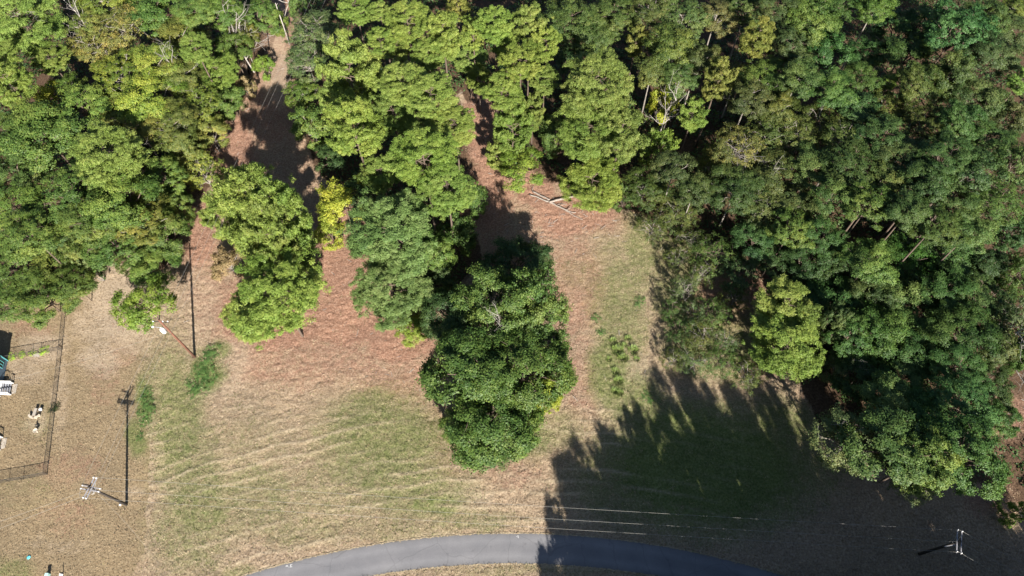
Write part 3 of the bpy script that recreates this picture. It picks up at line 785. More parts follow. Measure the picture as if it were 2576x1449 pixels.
# ------------------------------------------------------------------ trees, one line each: crown centre, half extents, height, kind, look
TREES = [
 # the tall pines of the upper left wood
 (60, 60, 108, 82, 24, 'pine', 'bright'), (28, 215, 62, 66, 23, 'pine', 'bright'), (128, 152, 52, 34, 18, 'pine', 'mid'),
 (276, 392, 102, 68, 22, 'pine', 'bright'), (492, 122, 46, 42, 22, 'pine', 'bright'), (548, 182, 58, 40, 20, 'pine', 'bright'),
 (-10, 130, 60, 50, 22, 'pine', 'mid'),
 # broadleaves of the upper left wood
 (310, 72, 66, 42, 18, 'airy', 'tan'), (222, 62, 48, 40, 18, 'broad', 'olive'), (238, 118, 56, 32, 17, 'airy', 'tan'), (255, 2, 58, 28, 19, 'broad', 'gold'),
 (400, 28, 78, 36, 19, 'broad', 'green'), (495, 20, 52, 34, 19, 'broad', 'green'), (300, 185, 62, 46, 19, 'broad', 'gold'), (388, 162, 58, 48, 19, 'broad', 'gold'),
 (372, 238, 82, 58, 19, 'broad', 'gold'), (452, 190, 46, 42, 17, 'broad', 'olive'), (330, 295, 60, 44, 16, 'broad', 'olive'), (212, 276, 82, 42, 18, 'broad', 'green'),
 (110, 336, 92, 56, 19, 'broad', 'green'), (20, 330, 62, 44, 18, 'broad', 'green'), (425, 305, 60, 52, 18, 'broad', 'olive'), (585, 122, 42, 42, 17, 'broad', 'green'),
 (560, 30, 46, 44, 18, 'broad', 'green'), (650, 50, 48, 50, 17, 'broad', 'green'), (450, 90, 60, 40, 17, 'broad', 'olive'), (610, 95, 34, 40, 15, 'airy', 'olive'),
 (490, 258, 52, 48, 18, 'airy', 'gold'), (566, 252, 46, 46, 17, 'broad', 'green'), (520, 325, 50, 50, 15, 'broad', 'olive'), (455, 365, 50, 55, 16, 'broad', 'olive'),
 (505, 425, 46, 52, 13, 'airy', 'gold'), (412, 440, 52, 50, 17, 'broad', 'green'), (195, 478, 84, 58, 18, 'broad', 'green'), (300, 500, 82, 52, 18, 'broad', 'green'),
 (235, 545, 70, 52, 17, 'broad', 'green'), (350, 555, 72, 56, 17, 'broad', 'olive'), (290, 610, 66, 48, 15, 'broad', 'green'), (405, 590, 62, 58, 15, 'broad', 'green'),
 (445, 520, 38, 48, 14, 'broad', 'green'), (388, 668, 56, 40, 11, 'broad', 'green'), (330, 660, 34, 26, 8, 'shrub', 'mid'),
 (45, 430, 70, 50, 16, 'broad', 'deep'), (40, 520, 66, 50, 16, 'broad', 'dark'), (140, 570, 58, 46, 14, 'broad', 'deep'), (75, 590, 66, 52, 17, 'broad', 'mid'),
 (150, 650, 66, 48, 17, 'broad', 'mid'), (40, 665, 66, 52, 17, 'broad', 'green'), (185, 715, 50, 46, 14, 'broad', 'mid'), (105, 745, 74, 46, 15, 'broad', 'green'),
 (15, 760, 52, 40, 15, 'airy', 'green'), (195, 640, 40, 44, 13, 'broad', 'mid'), (235, 680, 22, 36, 7, 'shrub', 'grey'),
 # edge of the path
 (663, 168, 24, 44, 6, 'shrub', 'lime'), (622, 222, 20, 32, 7, 'shrub', 'dry'), (700, 60, 22, 56, 7, 'shrub', 'gold'), (750, 20, 22, 40, 9, 'shrub', 'green'),
 (792, 88, 62, 44, 15, 'airy', 'grey'), (775, 155, 50, 36, 12, 'airy', 'grey'), (762, 235, 40, 36, 7, 'shrub', 'gold'), (782, 318, 48, 50, 8, 'shrub', 'gold'),
 (830, 395, 40, 30, 6, 'shrub', 'deep'), (575, 662, 44, 42, 7, 'shrub', 'dry'), (362, 764, 62, 46, 8, 'shrub', 'lime'),
 # middle pines
 (645, 548, 118, 86, 25.5, 'pine', 'bright'), (712, 560, 84, 62, 24.8, 'pine', 'bright'), (694, 600, 66, 54, 24.6, 'pine', 'mid'), (562, 550, 56, 62, 17, 'pine', 'bright'), (700, 745, 130, 112, 23, 'pine', 'bright'),  # the mid green pine is a hidden extra, added to thicken the path's shadow
 (640, 800, 84, 56, 12, 'pine', 'bright'), (765, 700, 58, 66, 16, 'pine', 'mid'),
 (895, 22, 58, 34, 22, 'pine', 'bright'), (956, 30, 34, 32, 23, 'pine', 'bright'), (1025, 55, 66, 58, 24, 'pine', 'bright'), (958, 108, 44, 42, 23, 'pine', 'bright'),
 (1013, 156, 19, 22, 20, 'pine', 'bright'), (1115, 95, 66, 66, 24, 'pine', 'bright'), (1150, 12, 34, 34, 20, 'conepine', 'rusty'), (1245, 62, 56, 50, 24, 'pine', 'bright'),
 (1333, 66, 52, 58, 24, 'pine', 'bright'), (1310, 158, 66, 54, 22, 'pine', 'bright'), (1262, 230, 60, 52, 22, 'pine', 'bright'), (1180, 150, 52, 36, 19, 'pine', 'mid'),
 (1290, 330, 58, 76, 20, 'pine', 'bright'), (1375, 110, 42, 44, 22, 'pine', 'bright'), (885, 208, 88, 72, 25, 'pine', 'bright'), (890, 325, 88, 88, 24, 'pine', 'bright'),
 (1010, 212, 70, 48, 24, 'pine', 'bright'), (1085, 245, 78, 58, 24, 'pine', 'bright'), (1145, 318, 66, 56, 21, 'pine', 'bright'), (990, 290, 74, 50, 18, 'pine', 'mid'),
 (1065, 395, 98, 68, 24, 'pine', 'bright'), (1125, 478, 84, 64, 21, 'pine', 'bright'), (960, 440, 60, 44, 14, 'pine', 'mid'), (995, 588, 126, 88, 23, 'pine', 'blue'),
 (985, 735, 108, 88, 18, 'pine', 'blue'), (1080, 640, 56, 60, 14, 'broad', 'dark'), (1185, 500, 36, 62, 9, 'shrub', 'green'), (1150, 590, 44, 56, 10, 'shrub', 'green'),
 (862, 503, 62, 38, 10, 'shrub', 'yellow'), (832, 588, 34, 38, 7, 'shrub', 'yellow'), (1042, 822, 42, 22, 4, 'shrub', 'lime'), (1110, 715, 40, 50, 8, 'broad', 'deep'),
 (905, 500, 40, 44, 10, 'shrub', 'deep'),
 (1078, 140, 50, 44, 21, 'pine', 'bright'), (1190, 85, 40, 46, 20, 'pine', 'bright'), (1205, 205, 40, 38, 17, 'pine', 'bright'), (1370, 205, 44, 40, 18, 'pine', 'mid'), (1000, 120, 36, 32, 18, 'pine', 'mid'),
 (1275, 120, 40, 40, 19, 'pine', 'bright'), (1060, 330, 50, 40, 15, 'pine', 'mid'), (840, 260, 36, 50, 18, 'pine', 'bright'), (1340, 285, 34, 50, 16, 'pine', 'mid'), (1250, 395, 36, 40, 12, 'pine', 'bright'),
 # the big dark oak island in the middle
 (1245, 765, 98, 96, 18.5, 'broad', 'dark'), (1345, 765, 72, 88, 18.5, 'airy', 'dark'), (1300, 670, 84, 44, 14, 'broad', 'deep'), (1148, 795, 74, 72, 13, 'broad', 'deep'), (1172, 925, 100, 84, 16, 'broad', 'dark'),
 (1312, 925, 108, 82, 16, 'broad', 'dark'), (1388, 948, 48, 56, 9, 'broad', 'dark'), (1240, 1035, 122, 60, 12, 'broad', 'dark'), (1218, 1098, 76, 52, 7, 'shrub', 'green'), (1228, 1068, 92, 50, 9.5, 'broad', 'green'),
 (1296, 1085, 54, 44, 6, 'shrub', 'green'), (1372, 1000, 34, 44, 14, 'shrub', 'yellow'), (1320, 1062, 30, 18, 7, 'shrub', 'yellow'), (1150, 1072, 40, 36, 5, 'shrub', 'dark'), (1355, 820, 70, 76, 14, 'broad', 'dark'),
 # right pines beside the logs
 (1502, 215, 108, 88, 24, 'pine', 'mid'), (1478, 330, 92, 80, 23, 'pine', 'mid'), (1560, 345, 74, 74, 21, 'pine', 'mid'), (1490, 462, 92, 66, 17, 'pine', 'bright'),
 (1668, 250, 34, 66, 13, 'shrub', 'yellow'), (1655, 372, 42, 52, 10, 'shrub', 'lime'), (1312, 425, 54, 46, 8, 'shrub', 'lime'), (1405, 340, 44, 60, 11, 'broad', 'dark'),
 (1572, 492, 32, 50, 7, 'shrub', 'green'), (1600, 105, 32, 44, 18, 'pine', 'rusty'), (1430, 55, 72, 52, 19, 'broad', 'mid'), (1500, 95, 56, 52, 17, 'broad', 'mid'),
 (1545, 30, 60, 44, 19, 'broad', 'mid'), (1440, 150, 40, 30, 14, 'broad', 'deep'),
 # pines scattered in the right wood
 (1904, 96, 50, 52, 22, 'pine', 'rusty'), (1806, 206, 44, 60, 21, 'pine', 'rusty'), (2236, 206, 26, 24, 17, 'pine', 'green'), (1742, 292, 42, 44, 15, 'pine', 'dark'),
 (1972, 775, 92, 74, 19, 'pine', 'bright'), (1975, 868, 108, 66, 15, 'pine', 'bright'), (2570, 205, 40, 38, 20, 'pine', 'green'), (2556, 1285, 30, 36, 7, 'conepine', 'green'),
 (2560, 10, 36, 26, 20, 'broad', 'gold'),
 # airy growth of the meadow edge
 (1722, 735, 40, 44, 5, 'sparse', 'grey'), (1762, 690, 38, 38, 6, 'sparse', 'olive'), (1705, 650, 30, 40, 5, 'sparse', 'olive'), (1790, 790, 44, 40, 6, 'sparse', 'green'), (1745, 790, 34, 34, 5, 'sparse', 'grey'),
 (1710, 830, 38, 36, 4, 'sparse', 'green'), (1770, 845, 44, 38, 5, 'sparse', 'olive'), (1745, 905, 46, 36, 4, 'sparse', 'grey'), (1815, 900, 46, 34, 5, 'sparse', 'green'), (1880, 940, 44, 24, 4, 'sparse', 'olive'),
 (1845, 755, 34, 40, 6, 'sparse', 'olive'), (1830, 850, 36, 34, 5, 'sparse', 'grey'), (1695, 905, 30, 30, 4, 'sparse', 'olive'), (2115, 925, 40, 44, 7, 'airy', 'grey'), (1690, 780, 26, 30, 4, 'sparse', 'green'),
 (1800, 640, 52, 44, 8, 'sparse', 'dark'), (1860, 690, 46, 46, 8, 'airy', 'deep'), (1640, 575, 40, 34, 7, 'sparse', 'olive'), (1740, 605, 40, 36, 7, 'sparse', 'olive'),
 # light olives with pale limbs
 (1625, 460, 54, 46, 12, 'broad', 'olive'), (1690, 445, 56, 46, 13, 'broad', 'olive'), (1745, 485, 54, 44, 13, 'broad', 'olive'), (1700, 535, 50, 34, 10, 'airy', 'olive'),
 (1855, 370, 60, 48, 15, 'airy', 'tan'), (1940, 335, 56, 40, 15, 'airy', 'olive'), (1955, 438, 62, 48, 15, 'broad', 'olive'), (1855, 470, 60, 42, 14, 'broad', 'olive'),
 (1800, 420, 44, 52, 11, 'airy', 'olive'), (2005, 340, 50, 44, 16, 'airy', 'olive'), (2060, 300, 50, 42, 16, 'airy', 'olive'), (1915, 515, 52, 40, 13, 'airy', 'olive'), (2015, 512, 56, 42, 14, 'broad', 'olive'),
 # upper right wood
 (1640, 22, 52, 40, 20, 'broad', 'olive'), (1722, 30, 60, 48, 21, 'broad', 'olive'), (1800, 45, 52, 46, 20, 'broad', 'tan'), (1690, 125, 62, 56, 20, 'broad', 'olive'),
 (1752, 165, 50, 52, 18, 'broad', 'olive'), (1640, 175, 50, 44, 17, 'broad', 'olive'), (1700, 215, 46, 36, 15, 'broad', 'olive'), (1880, 20, 54, 36, 19, 'broad', 'olive'),
 (1955, 30, 60, 46, 21, 'broad', 'mid'), (2030, 55, 62, 60, 22, 'broad', 'green'), (2080, 130, 54, 56, 20, 'broad', 'green'), (1985, 130, 48, 44, 18, 'broad', 'mid'),
 (2110, 15, 54, 36, 20, 'broad', 'mid'), (2195, 30, 48, 36, 20, 'broad', 'gold'), (2260, 70, 52, 48, 18, 'broad', 'deep'), (2330, 40, 60, 44, 21, 'broad', 'mid'),
 (2290, 130, 58, 46, 19, 'broad', 'mid'), (2400, 90, 72, 66, 23, 'broad', 'green'), (2470, 40, 66, 54, 22, 'broad', 'green'), (2490, 130, 58, 54, 22, 'broad', 'mid'),
 (2530, 60, 50, 44, 17, 'broad', 'deep'), (2190, 120, 50, 40, 17, 'broad', 'dark'), (2175, 190, 54, 44, 19, 'broad', 'green'), (1860, 175, 40, 34, 15, 'broad', 'olive'),
 (1930, 190, 58, 44, 19, 'broad', 'olive'), (2005, 205, 60, 50, 20, 'broad', 'olive'), (2085, 225, 54, 46, 20, 'broad', 'green'), (1880, 255, 62, 48, 18, 'broad', 'olive'),
 (1960, 270, 58, 46, 18, 'broad', 'olive'), (2150, 270, 54, 46, 18, 'broad', 'mid'), (2230, 270, 52, 44, 17, 'broad', 'olive'), (2300, 215, 58, 50, 20, 'broad', 'mid'),
 (2380, 200, 56, 56, 21, 'broad', 'mid'), (2455, 235, 60, 54, 21, 'broad', 'mid'), (2540, 290, 54, 54, 20, 'broad', 'mid'), (2330, 300, 56, 50, 20, 'broad', 'olive'),
 (2410, 305, 60, 54, 22, 'broad', 'mid'), (2490, 345, 58, 50, 21, 'broad', 'green'), (2130, 345, 54, 42, 18, 'airy', 'olive'), (2215, 350, 60, 48, 19, 'broad', 'mid'),
 (2290, 385, 62, 50, 21, 'broad', 'green'), (2375, 400, 66, 54, 22, 'broad', 'green'), (2460, 425, 62, 54, 22, 'broad', 'mid'), (2550, 415, 54, 56, 22, 'airy', 'green'),
 (2045, 410, 56, 46, 17, 'broad', 'mid'), (2135, 425, 62, 46, 18, 'broad', 'green'), (2225, 450, 60, 48, 19, 'broad', 'mid'), (2320, 475, 58, 46, 19, 'broad', 'mid'),
 (2410, 490, 60, 50, 20, 'broad', 'green'), (2500, 510, 62, 52, 20, 'airy', 'green'), (2090, 500, 58, 42, 17, 'broad', 'mid'), (2180, 525, 60, 46, 18, 'broad', 'green'),
 (2270, 550, 60, 48, 19, 'broad', 'mid'), (2360, 560, 62, 48, 20, 'broad', 'green'), (2450, 575, 58, 46, 19, 'broad', 'green'), (2548, 585, 50, 50, 16, 'broad', 'deep'),
 (1990, 580, 56, 42, 14, 'broad', 'dark'), (2080, 585, 56, 42, 15, 'broad', 'dark'), (1900, 600, 50, 40, 11, 'broad', 'deep'), (1935, 665, 50, 40, 11, 'broad', 'deep'),
 (2030, 655, 66, 54, 16, 'broad', 'mid'), (2120, 660, 66, 54, 17, 'broad', 'green'), (2205, 640, 62, 52, 17, 'broad', 'dark'), (2300, 650, 68, 56, 19, 'broad', 'green'),
 (2390, 655, 66, 54, 19, 'broad', 'green'), (2475, 670, 56, 50, 17, 'broad', 'mid'), (2552, 700, 50, 60, 17, 'airy', 'green'), (2100, 755, 66, 54, 16, 'broad', 'green'),
 (2190, 740, 66, 54, 17, 'broad', 'mid'), (2280, 745, 70, 58, 18, 'broad', 'green'), (2370, 745, 70, 58, 18, 'broad', 'green'), (2455, 765, 62, 56, 17, 'broad', 'green'),
 (2545, 805, 54, 60, 15, 'airy', 'grey'), (2130, 850, 62, 54, 14, 'broad', 'green'), (2215, 840, 70, 56, 16, 'broad', 'green'), (2310, 850, 76, 60, 17, 'broad', 'green'),
 (2405, 845, 72, 60, 17, 'broad', 'green'), (2490, 880, 62, 56, 15, 'broad', 'olive'), (2180, 930, 62, 46, 12, 'broad', 'mid'), (2080, 830, 36, 50, 11, 'broad', 'mid'),
 (2265, 945, 56, 44, 11, 'broad', 'mid'), (2400, 945, 70, 50, 13, 'broad', 'green'), (2490, 960, 54, 44, 12, 'broad', 'mid'), (2555, 905, 40, 50, 14, 'broad', 'green'),
 (2215, 1010, 62, 48, 11, 'broad', 'dark'), (2310, 1035, 70, 52, 12, 'broad', 'mid'), (2415, 1030, 80, 56, 14, 'broad', 'green'),
 # the pale rounded crowns that reach out over the shade at the lower right
 (2135, 1105, 80, 62, 12, 'airy', 'grey'), (2225, 1130, 90, 62, 14, 'broad', 'green'), (2330, 1150, 98, 72, 16, 'broad', 'green'), (2440, 1130, 104, 80, 17, 'broad', 'green'),
 (2285, 1205, 52, 42, 8, 'airy', 'grey'), (2500, 1060, 50, 50, 12, 'broad', 'green'),
]
HAND_LABEL = {
 (60, 60): 'big tufted pine filling the top left corner', (276, 392): 'bright tufted pine standing out among the left-hand broadleaves',
 (362, 764): 'small lime green tree beside the streetlight pole', (575, 662): 'dry straw-brown shrub on the left side of the clearing pines',
 (862, 503): 'round bright yellow shrub behind the blue-green pine', (832, 588): 'smaller yellow shrub just below the round yellow one',
 (1042, 822): 'low lime green shrub at the foot of the blue-green pines', (1320, 1062): 'small yellow shrub low on the right front of the oak island',
 (1372, 1000): 'yellow-leaved shrub on the right flank of the dark oak island',
 (995, 588): 'broad blue-green pine right of the two clearing pines', (985, 735): 'lower blue-green pine above the low lime shrub',
 (700, 745): 'bright front pine nearest the streetlight pole', (640, 545): 'bright pine whose long shadow darkens the dirt path',
 (1240, 765): 'large dark oak with bare grey limbs topping the oak island', (1218, 1098): 'leafy shrub at the lower tip of the oak island',
 (1668, 250): 'tall column of yellow leaves beside the right-hand pines', (1655, 372): 'lime vine-like shrub below the yellow leaf column',
 (1904, 96): 'round rust-flecked pine alone in the right wood', (1806, 206): 'rust-flecked pine with a narrow crown left of the round one',
 (1972, 775): 'bright green pine inside the right wood above the shaded grass', (1975, 868): 'yellow-green pine overhanging the shaded grass',
 (2556, 1285): 'small bright conifer at the right edge near the lower corner', (1312, 425): 'lime green shrub left of the fallen logs',
 (1572, 492): 'green shrub right of the fallen logs', (622, 222): 'dry orange-brown shrub at the left of the dirt path',
 (2285, 1205): 'grey twiggy tree below the pale rounded crowns', (2135, 1105): 'feathery grey-green tree at the left end of the pale crowns',
 (1490, 462): 'low bright pine shading the fallen logs', (126, 247): 'pale yellow tree in the upper left wood',
 (1013, 156): 'tiny round-topped pine between the large upper pines', (1150, 12): 'rusty pale pine at the top edge between the green pines',
}
TREES += [(126, 247, 34, 40, 14, 'shrub', 'yellow'), (182, 215, 34, 24, 14, 'shrub', 'gold')]
for t in TREES:
    u, v, rx, ry, h, typ, look = t
    plant(u, v, rx, ry, h, typ, look, HAND_LABEL.get((u, v)))

def snag(u, v, h, k, label, lean=(0, 0), mat='dead_wood', z=0.0, w=1.0):
    """bare dead tree whose foot stands at survey pixel (u, v)"""
    p = P(u, v, z); p.z = 0
    root = empty('dead_tree', p, random.uniform(0, 6.28))
    o = link_mesh('branches', ARC['snag'][k % 4], None, root); slot(o, mat)
    s = (h - z) / 10.5
    o.scale = (s * w, s * w, s); o.location = (0, 0, z)
    o.rotation_euler = (lean[0], lean[1], 0)
    if z > 0:
        t = link_mesh('trunk', TRUNK_ME, None, root); slot(t, 'pale_bark'); t.scale = (.16, .16, z + .2)
    tag(root, label, 'dead tree', 'bare dead trees in the wood')
snag(640, 182, 15, 0, 'tall white bare tree at the left of the dirt path')
snag(735, 40, 16, 1, 'white bare tree at the top edge left of the path', z=3)
snag(490, 440, 12, 2, 'silvery bare tree leaning beside the upper left clearing edge', w=.55)
snag(160, 150, 19, 3, 'grey twiggy bare tree beside the top left pines', z=9)
snag(262, 158, 18, 0, 'pale bare tree amid the brownish upper left crowns', z=8)
snag(1660, 335, 14, 1, 'grey bare tree wrapped by the yellow leaf column', z=4)
snag(1808, 445, 14, 2, 'white bare tree with crooked limbs in the right wood', z=4)
snag(1930, 480, 15, 3, 'pale spiky bare tree among the olive crowns', z=9, w=.55)
snag(485, 285, 17, 1, 'white forked bare tree among yellowish left crowns', z=6)
snag(2310, 520, 19, 2, 'pale leaning bare trunk deep in the right wood', z=10, w=.7)
snag(2120, 940, 6, 0, 'short upturned grey stump at the shaded grass edge')
snag(2520, 900, 14, 3, 'thin pale bare trunk near the right edge', z=3)
snag(375, 480, 14, 3, 'small silvery bare tree below the lone left pine', z=6)
snag(1262, 860, 16, 0, 'grey bare limbs inside the dark oak island', z=8, w=.6)

# trees south of the frame: only their long shadows reach the picture
SOUTH = [(15.8, -8, 20.5), (22.4, -9.0, 24.5), (26.5, -5.5, 22), (30.4, -6, 25.0), (36.2, 1.0, 25.5), (34.0, -5, 24), (41, -3, 25), (46.5, -3, 24.5), (52, -5, 24), (58, -3, 23), (64, -5, 24), (70, -3, 23),
         (77, -6, 24), (19, -14, 21), (26, -14, 22), (33, -13, 24), (40, -12, 24), (47, -12, 24), (54, -13, 24), (61, -13, 24), (68, -12, 23), (75, -14, 23), (17.5, -2.5, 13), (23, 0, 15), (29, 1.0, 15), (35, 4.2, 13), (42, 3.5, 15), (48, 3.5, 15), (54, 3.5, 14), (60, 3.5, 15), (66, 3.5, 15), (72, 3.5, 15),
         (20, -22, 20), (28, -21, 20), (37, -21, 22), (18, 4.5, 7.5), (24, 5, 8), (31, 5, 8), (38, 5.5, 8), (46, 5.5, 8), (53, 5.5, 8), (61, 5.5, 8), (69, 5.5, 8)]
SOUTH += [(16.5, -5.6, 19), (14.8, -12, 19.5), (20.5, -4, 17.5), (18, -9, 19), (24.5, -9, 22), (28, -9, 23)]
SOUTH.sort()
ONES = ['', 'first', 'second', 'third', 'fourth', 'fifth', 'sixth', 'seventh', 'eighth', 'ninth', 'tenth', 'eleventh', 'twelfth', 'thirteenth', 'fourteenth', 'fifteenth', 'sixteenth', 'seventeenth', 'eighteenth', 'nineteenth']
def nth(i):
    if i < 20: return ONES[i]
    t = ['', '', 'twent', 'thirt', 'fort', 'fift'][i // 10]
    return t + 'ieth' if i % 10 == 0 else t + 'y-' + ONES[i % 10]
for si, (x, y, h) in enumerate(SOUTH):
    x += 1.6 if x < 20 else 0
    h += 2.2 if (x > 44 and h > 20) else 0
    r = (4.3 + random.random() * 1.0) if h > 10 else 3.2
    add_tree(x, y, h * .52, r, h * .48, h, random.choice(['conepine', 'broad', 'broad']), 'dark', nth(si + 1) + ' from the left of the dark trees south of the road', (1288, 1700))

# unique wording for every tree: its look, its order and its bearing from a landmark one can find
LANDMARKS = [((700, 745), 'front clearing pine'), ((985, 600), 'blue-green pine'), ((1285, 800), 'dark oak island'), ((1420, 520), 'fallen logs'), ((1904, 96), 'round rust-flecked pine'),
             ((1806, 206), 'narrow rust-flecked pine'), ((1975, 830), 'pines over the shaded grass'), ((2330, 1150), 'pale rounded crowns'), ((276, 392), 'lone left pine'), ((126, 247), 'pale yellow tree'),
             ((640, 130), 'white bare tree by the path'), ((60, 60), 'top left pine'), ((2560, 206), 'right edge pine'), ((2236, 206), 'tiny pine of the right wood'), ((1668, 250), 'yellow leaf column'),
             ((2440, 20), 'top right corner'), ((1245, 62), 'dirt gap at the top centre'), ((400, 800), 'streetlight pole'), ((2380, 640), 'leaning pale trunk'), ((1700, 800), 'shaded meadow edge')]
DIRS = ['right of', 'upper right of', 'above', 'upper left of', 'left of', 'lower left of', 'below', 'lower right of']
ORD = ['nearest', 'second', 'third', 'fourth', 'fifth', 'sixth', 'seventh', 'eighth', 'ninth', 'tenth', 'eleventh', 'twelfth', 'thirteenth', 'fourteenth']
buckets = {}
for rec in ALLTREES:
    root, typ, word, r, uv, label = rec
    if label: continue
    (lu, lv), ln = min(LANDMARKS, key=lambda L: (L[0][0] - uv[0]) ** 2 + (L[0][1] - uv[1]) ** 2 if (L[0] != uv) else 1e12)
    ang = math.degrees(math.atan2(lv - uv[1], uv[0] - lu)) % 360
    d = DIRS[int((ang + 22.5) // 45) % 8]
    buckets.setdefault((ln, d, WORD[typ]), []).append((math.hypot(lu - uv[0], lv - uv[1]), rec, LOOKS and word))
for (ln, d, w), lst in buckets.items():
    lst.sort(key=lambda q: q[0])
    for i, (_, rec, word) in enumerate(lst):
        pre = '' if len(lst) == 1 else ORD[min(i, 13)] + ' '
        rec[0]['label'] = f"{pre}{word} {w} {d} the {ln}"
for rec in ALLTREES:
    if 'label' not in rec[0].keys():
        rec[0]['label'] = rec[5]

# ------------------------------------------------------------------ undergrowth on the wood floor
def undergrowth():
    rng = np.random.default_rng(8)
    n = 260000
    x = rng.uniform(-115, 115, n); y = rng.uniform(20, 135, n)
    u, v = UV(x, y)
    ok = (u > -60) & (u < 2640) & (v < 1500) & (v > -60)
    x, y = x[ok], y[ok]
    red, gr, pal, lawn, fl = cover_at(x, y)
    nz = lattice_noise(x, y, 2.6, 61)
    ok = (fl > .9) & (red < .35) & (nz > .24)
    x, y, nz = x[ok], y[ok], nz[ok]
    k = len(x)
    z = (nz - .3) * 3.2 * rng.random(k) ** .6
    C = np.stack([x, y, z], 1)
    Nn = unit(np.stack([rng.normal(0, .5, k), rng.normal(0, .5, k), np.ones(k)], 1))
    T = .25 + 1.0 * (lattice_noise(x, y, 1.6, 62) - .4) + rng.normal(0, .15, k)
    me = leaf_mesh('undergrowth', C, Nn, .30, 1.5, T, rng, .7)
    o = link_mesh('undergrowth', me, 'broad_leaf'); o.color = (.8, .95, 1, 1)
    tag(o, 'low dark undergrowth on the floor of the wood', 'undergrowth', None, 'stuff')
undergrowth()

# ------------------------------------------------------------------ weeds and tall grass clumps
def clump_mesh(seed, n=170, R=.75, H=1.0):
    rng = np.random.default_rng(seed)
    vs, fs = [], []
    for i in range(n):
        a = rng.uniform(0, 6.28); r = R * rng.random() ** .6
        b = np.array([math.cos(a) * r, math.sin(a) * r, 0]); h = H * rng.uniform(.3, 1.1)
        o = unit(np.array([math.cos(a), math.sin(a), 0]) + rng.normal(0, .5, 3) * [1, 1, 0]) * h * rng.uniform(.15, .5)
        w = np.array([-o[1], o[0], 0]); w = w / (np.linalg.norm(w) + 1e-6) * .03
        m = b + o * .4 + [0, 0, h * .65]; t = b + o + [0, 0, h]
        k = len(vs); vs += [b - w, b + w, m + w, m - w, t]; fs += [(k, k + 1, k + 2, k + 3), (k + 3, k + 2, k + 4)]
    return mesh_from('grass_clump', vs, fs)
M['reed'] = simple_mat('reedy grass', (0.15, 0.215, 0.045), .6, 0, .4, 2.0)
CL = [clump_mesh(s) for s in (1, 2, 3)]
clumps = [(1543, 860, .85), (1554, 884, 1.35), (1566, 903, 1.15), (1549, 936, .9), (1556, 960, 1.1), (1580, 853, .8), (1593, 884, 1.15), (1601, 905, .7), (1547, 985, .9), (1533, 905, .7), (1560, 990, .8), (1570, 870, .7)]
words = ['uppermost left', 'second left', 'wide central', 'middle lower', 'lower left', 'uppermost right', 'second right', 'small right', 'lowest left', 'small outlying left', 'lowest right', 'small middle']
for i, ((u, v, sc), w) in enumerate(zip(clumps, words)):
    p = P(u, v)
    o = link_mesh('grass_clump', CL[i % 3], 'reed'); o.location = p; o.scale = (sc * .95, sc * .95, sc * .55); o.rotation_euler = (0, 0, i)
    tag(o, f'{w} clump of bright green tall grass in the right meadow', 'grass clump', 'tall grass clumps in the right meadow')
WEEDS = [(536, 882, .95, 'top of the weed patch beside the brown pole'), (520, 905, 1.0, 'just right of the brown pole foot'), (503, 935, 1.0, 'left middle of the weed patch below the brown pole'),
         (528, 940, 1.05, 'right middle of the weed patch below the brown pole'), (482, 965, .8, 'left tip of the weed patch below the brown pole'), (512, 972, 1.1, 'bottom of the weed patch below the brown pole'),
         (488, 990, .7, 'lowest tip of the weed patch below the brown pole'), (372, 985, .7, 'top of the narrow row beside the tall pole shadow'), (368, 1010, .9, 'second in the narrow row beside the tall pole shadow'),
         (369, 1035, .95, 'third in the narrow row beside the tall pole shadow'), (366, 1060, .7, 'fourth in the narrow row beside the tall pole shadow'), (352, 1098, .5, 'lowest of the narrow row beside the tall pole shadow'),
         (30, 897, .55, 'left end of the inner yard fence'), (55, 893, .5, 'second from the house at the inner yard fence'), (82, 889, .45, 'middle of the inner yard fence by the gate'),
         (112, 882, .6, 'right part of the inner yard fence'), (137, 1026, .7, 'against the yard fence beside the pale seats'), (1630, 1000, .8, 'at the meadow edge of the shade'), (1500, 800, .6, 'left edge of the right meadow'),
         (1512, 835, .6, 'left rim of the right meadow below another weed'), (1610, 760, .8, 'upper right meadow beside the shade')]
for i, (u, v, r, w) in enumerate(WEEDS):
    p = P(u, v)
    g = 'shrub'
    me = ARC['sparse'][i % 3][0]
    o = link_mesh('weed', me, None); slot(o, 'broad_leaf' if not (12 <= i <= 15) else 'yellow_leaf')
    o.location = (p.x, p.y, r * .16); o.scale = (1.25 * r / RB, 1.25 * r / RB, r * .34 / RZB); o.rotation_euler = (0, 0, i * 1.7)
    o.color = (1.5, 1.9, 2.0, 1) if i != 16 else (.5, .55, .6, 1)
    tag(o, f'leafy green weed at the {w}' if not w.startswith(('against', 'left rim', 'upper right', 'at the', 'just')) else f'leafy green weed {w}', 'weed', 'leafy weeds')

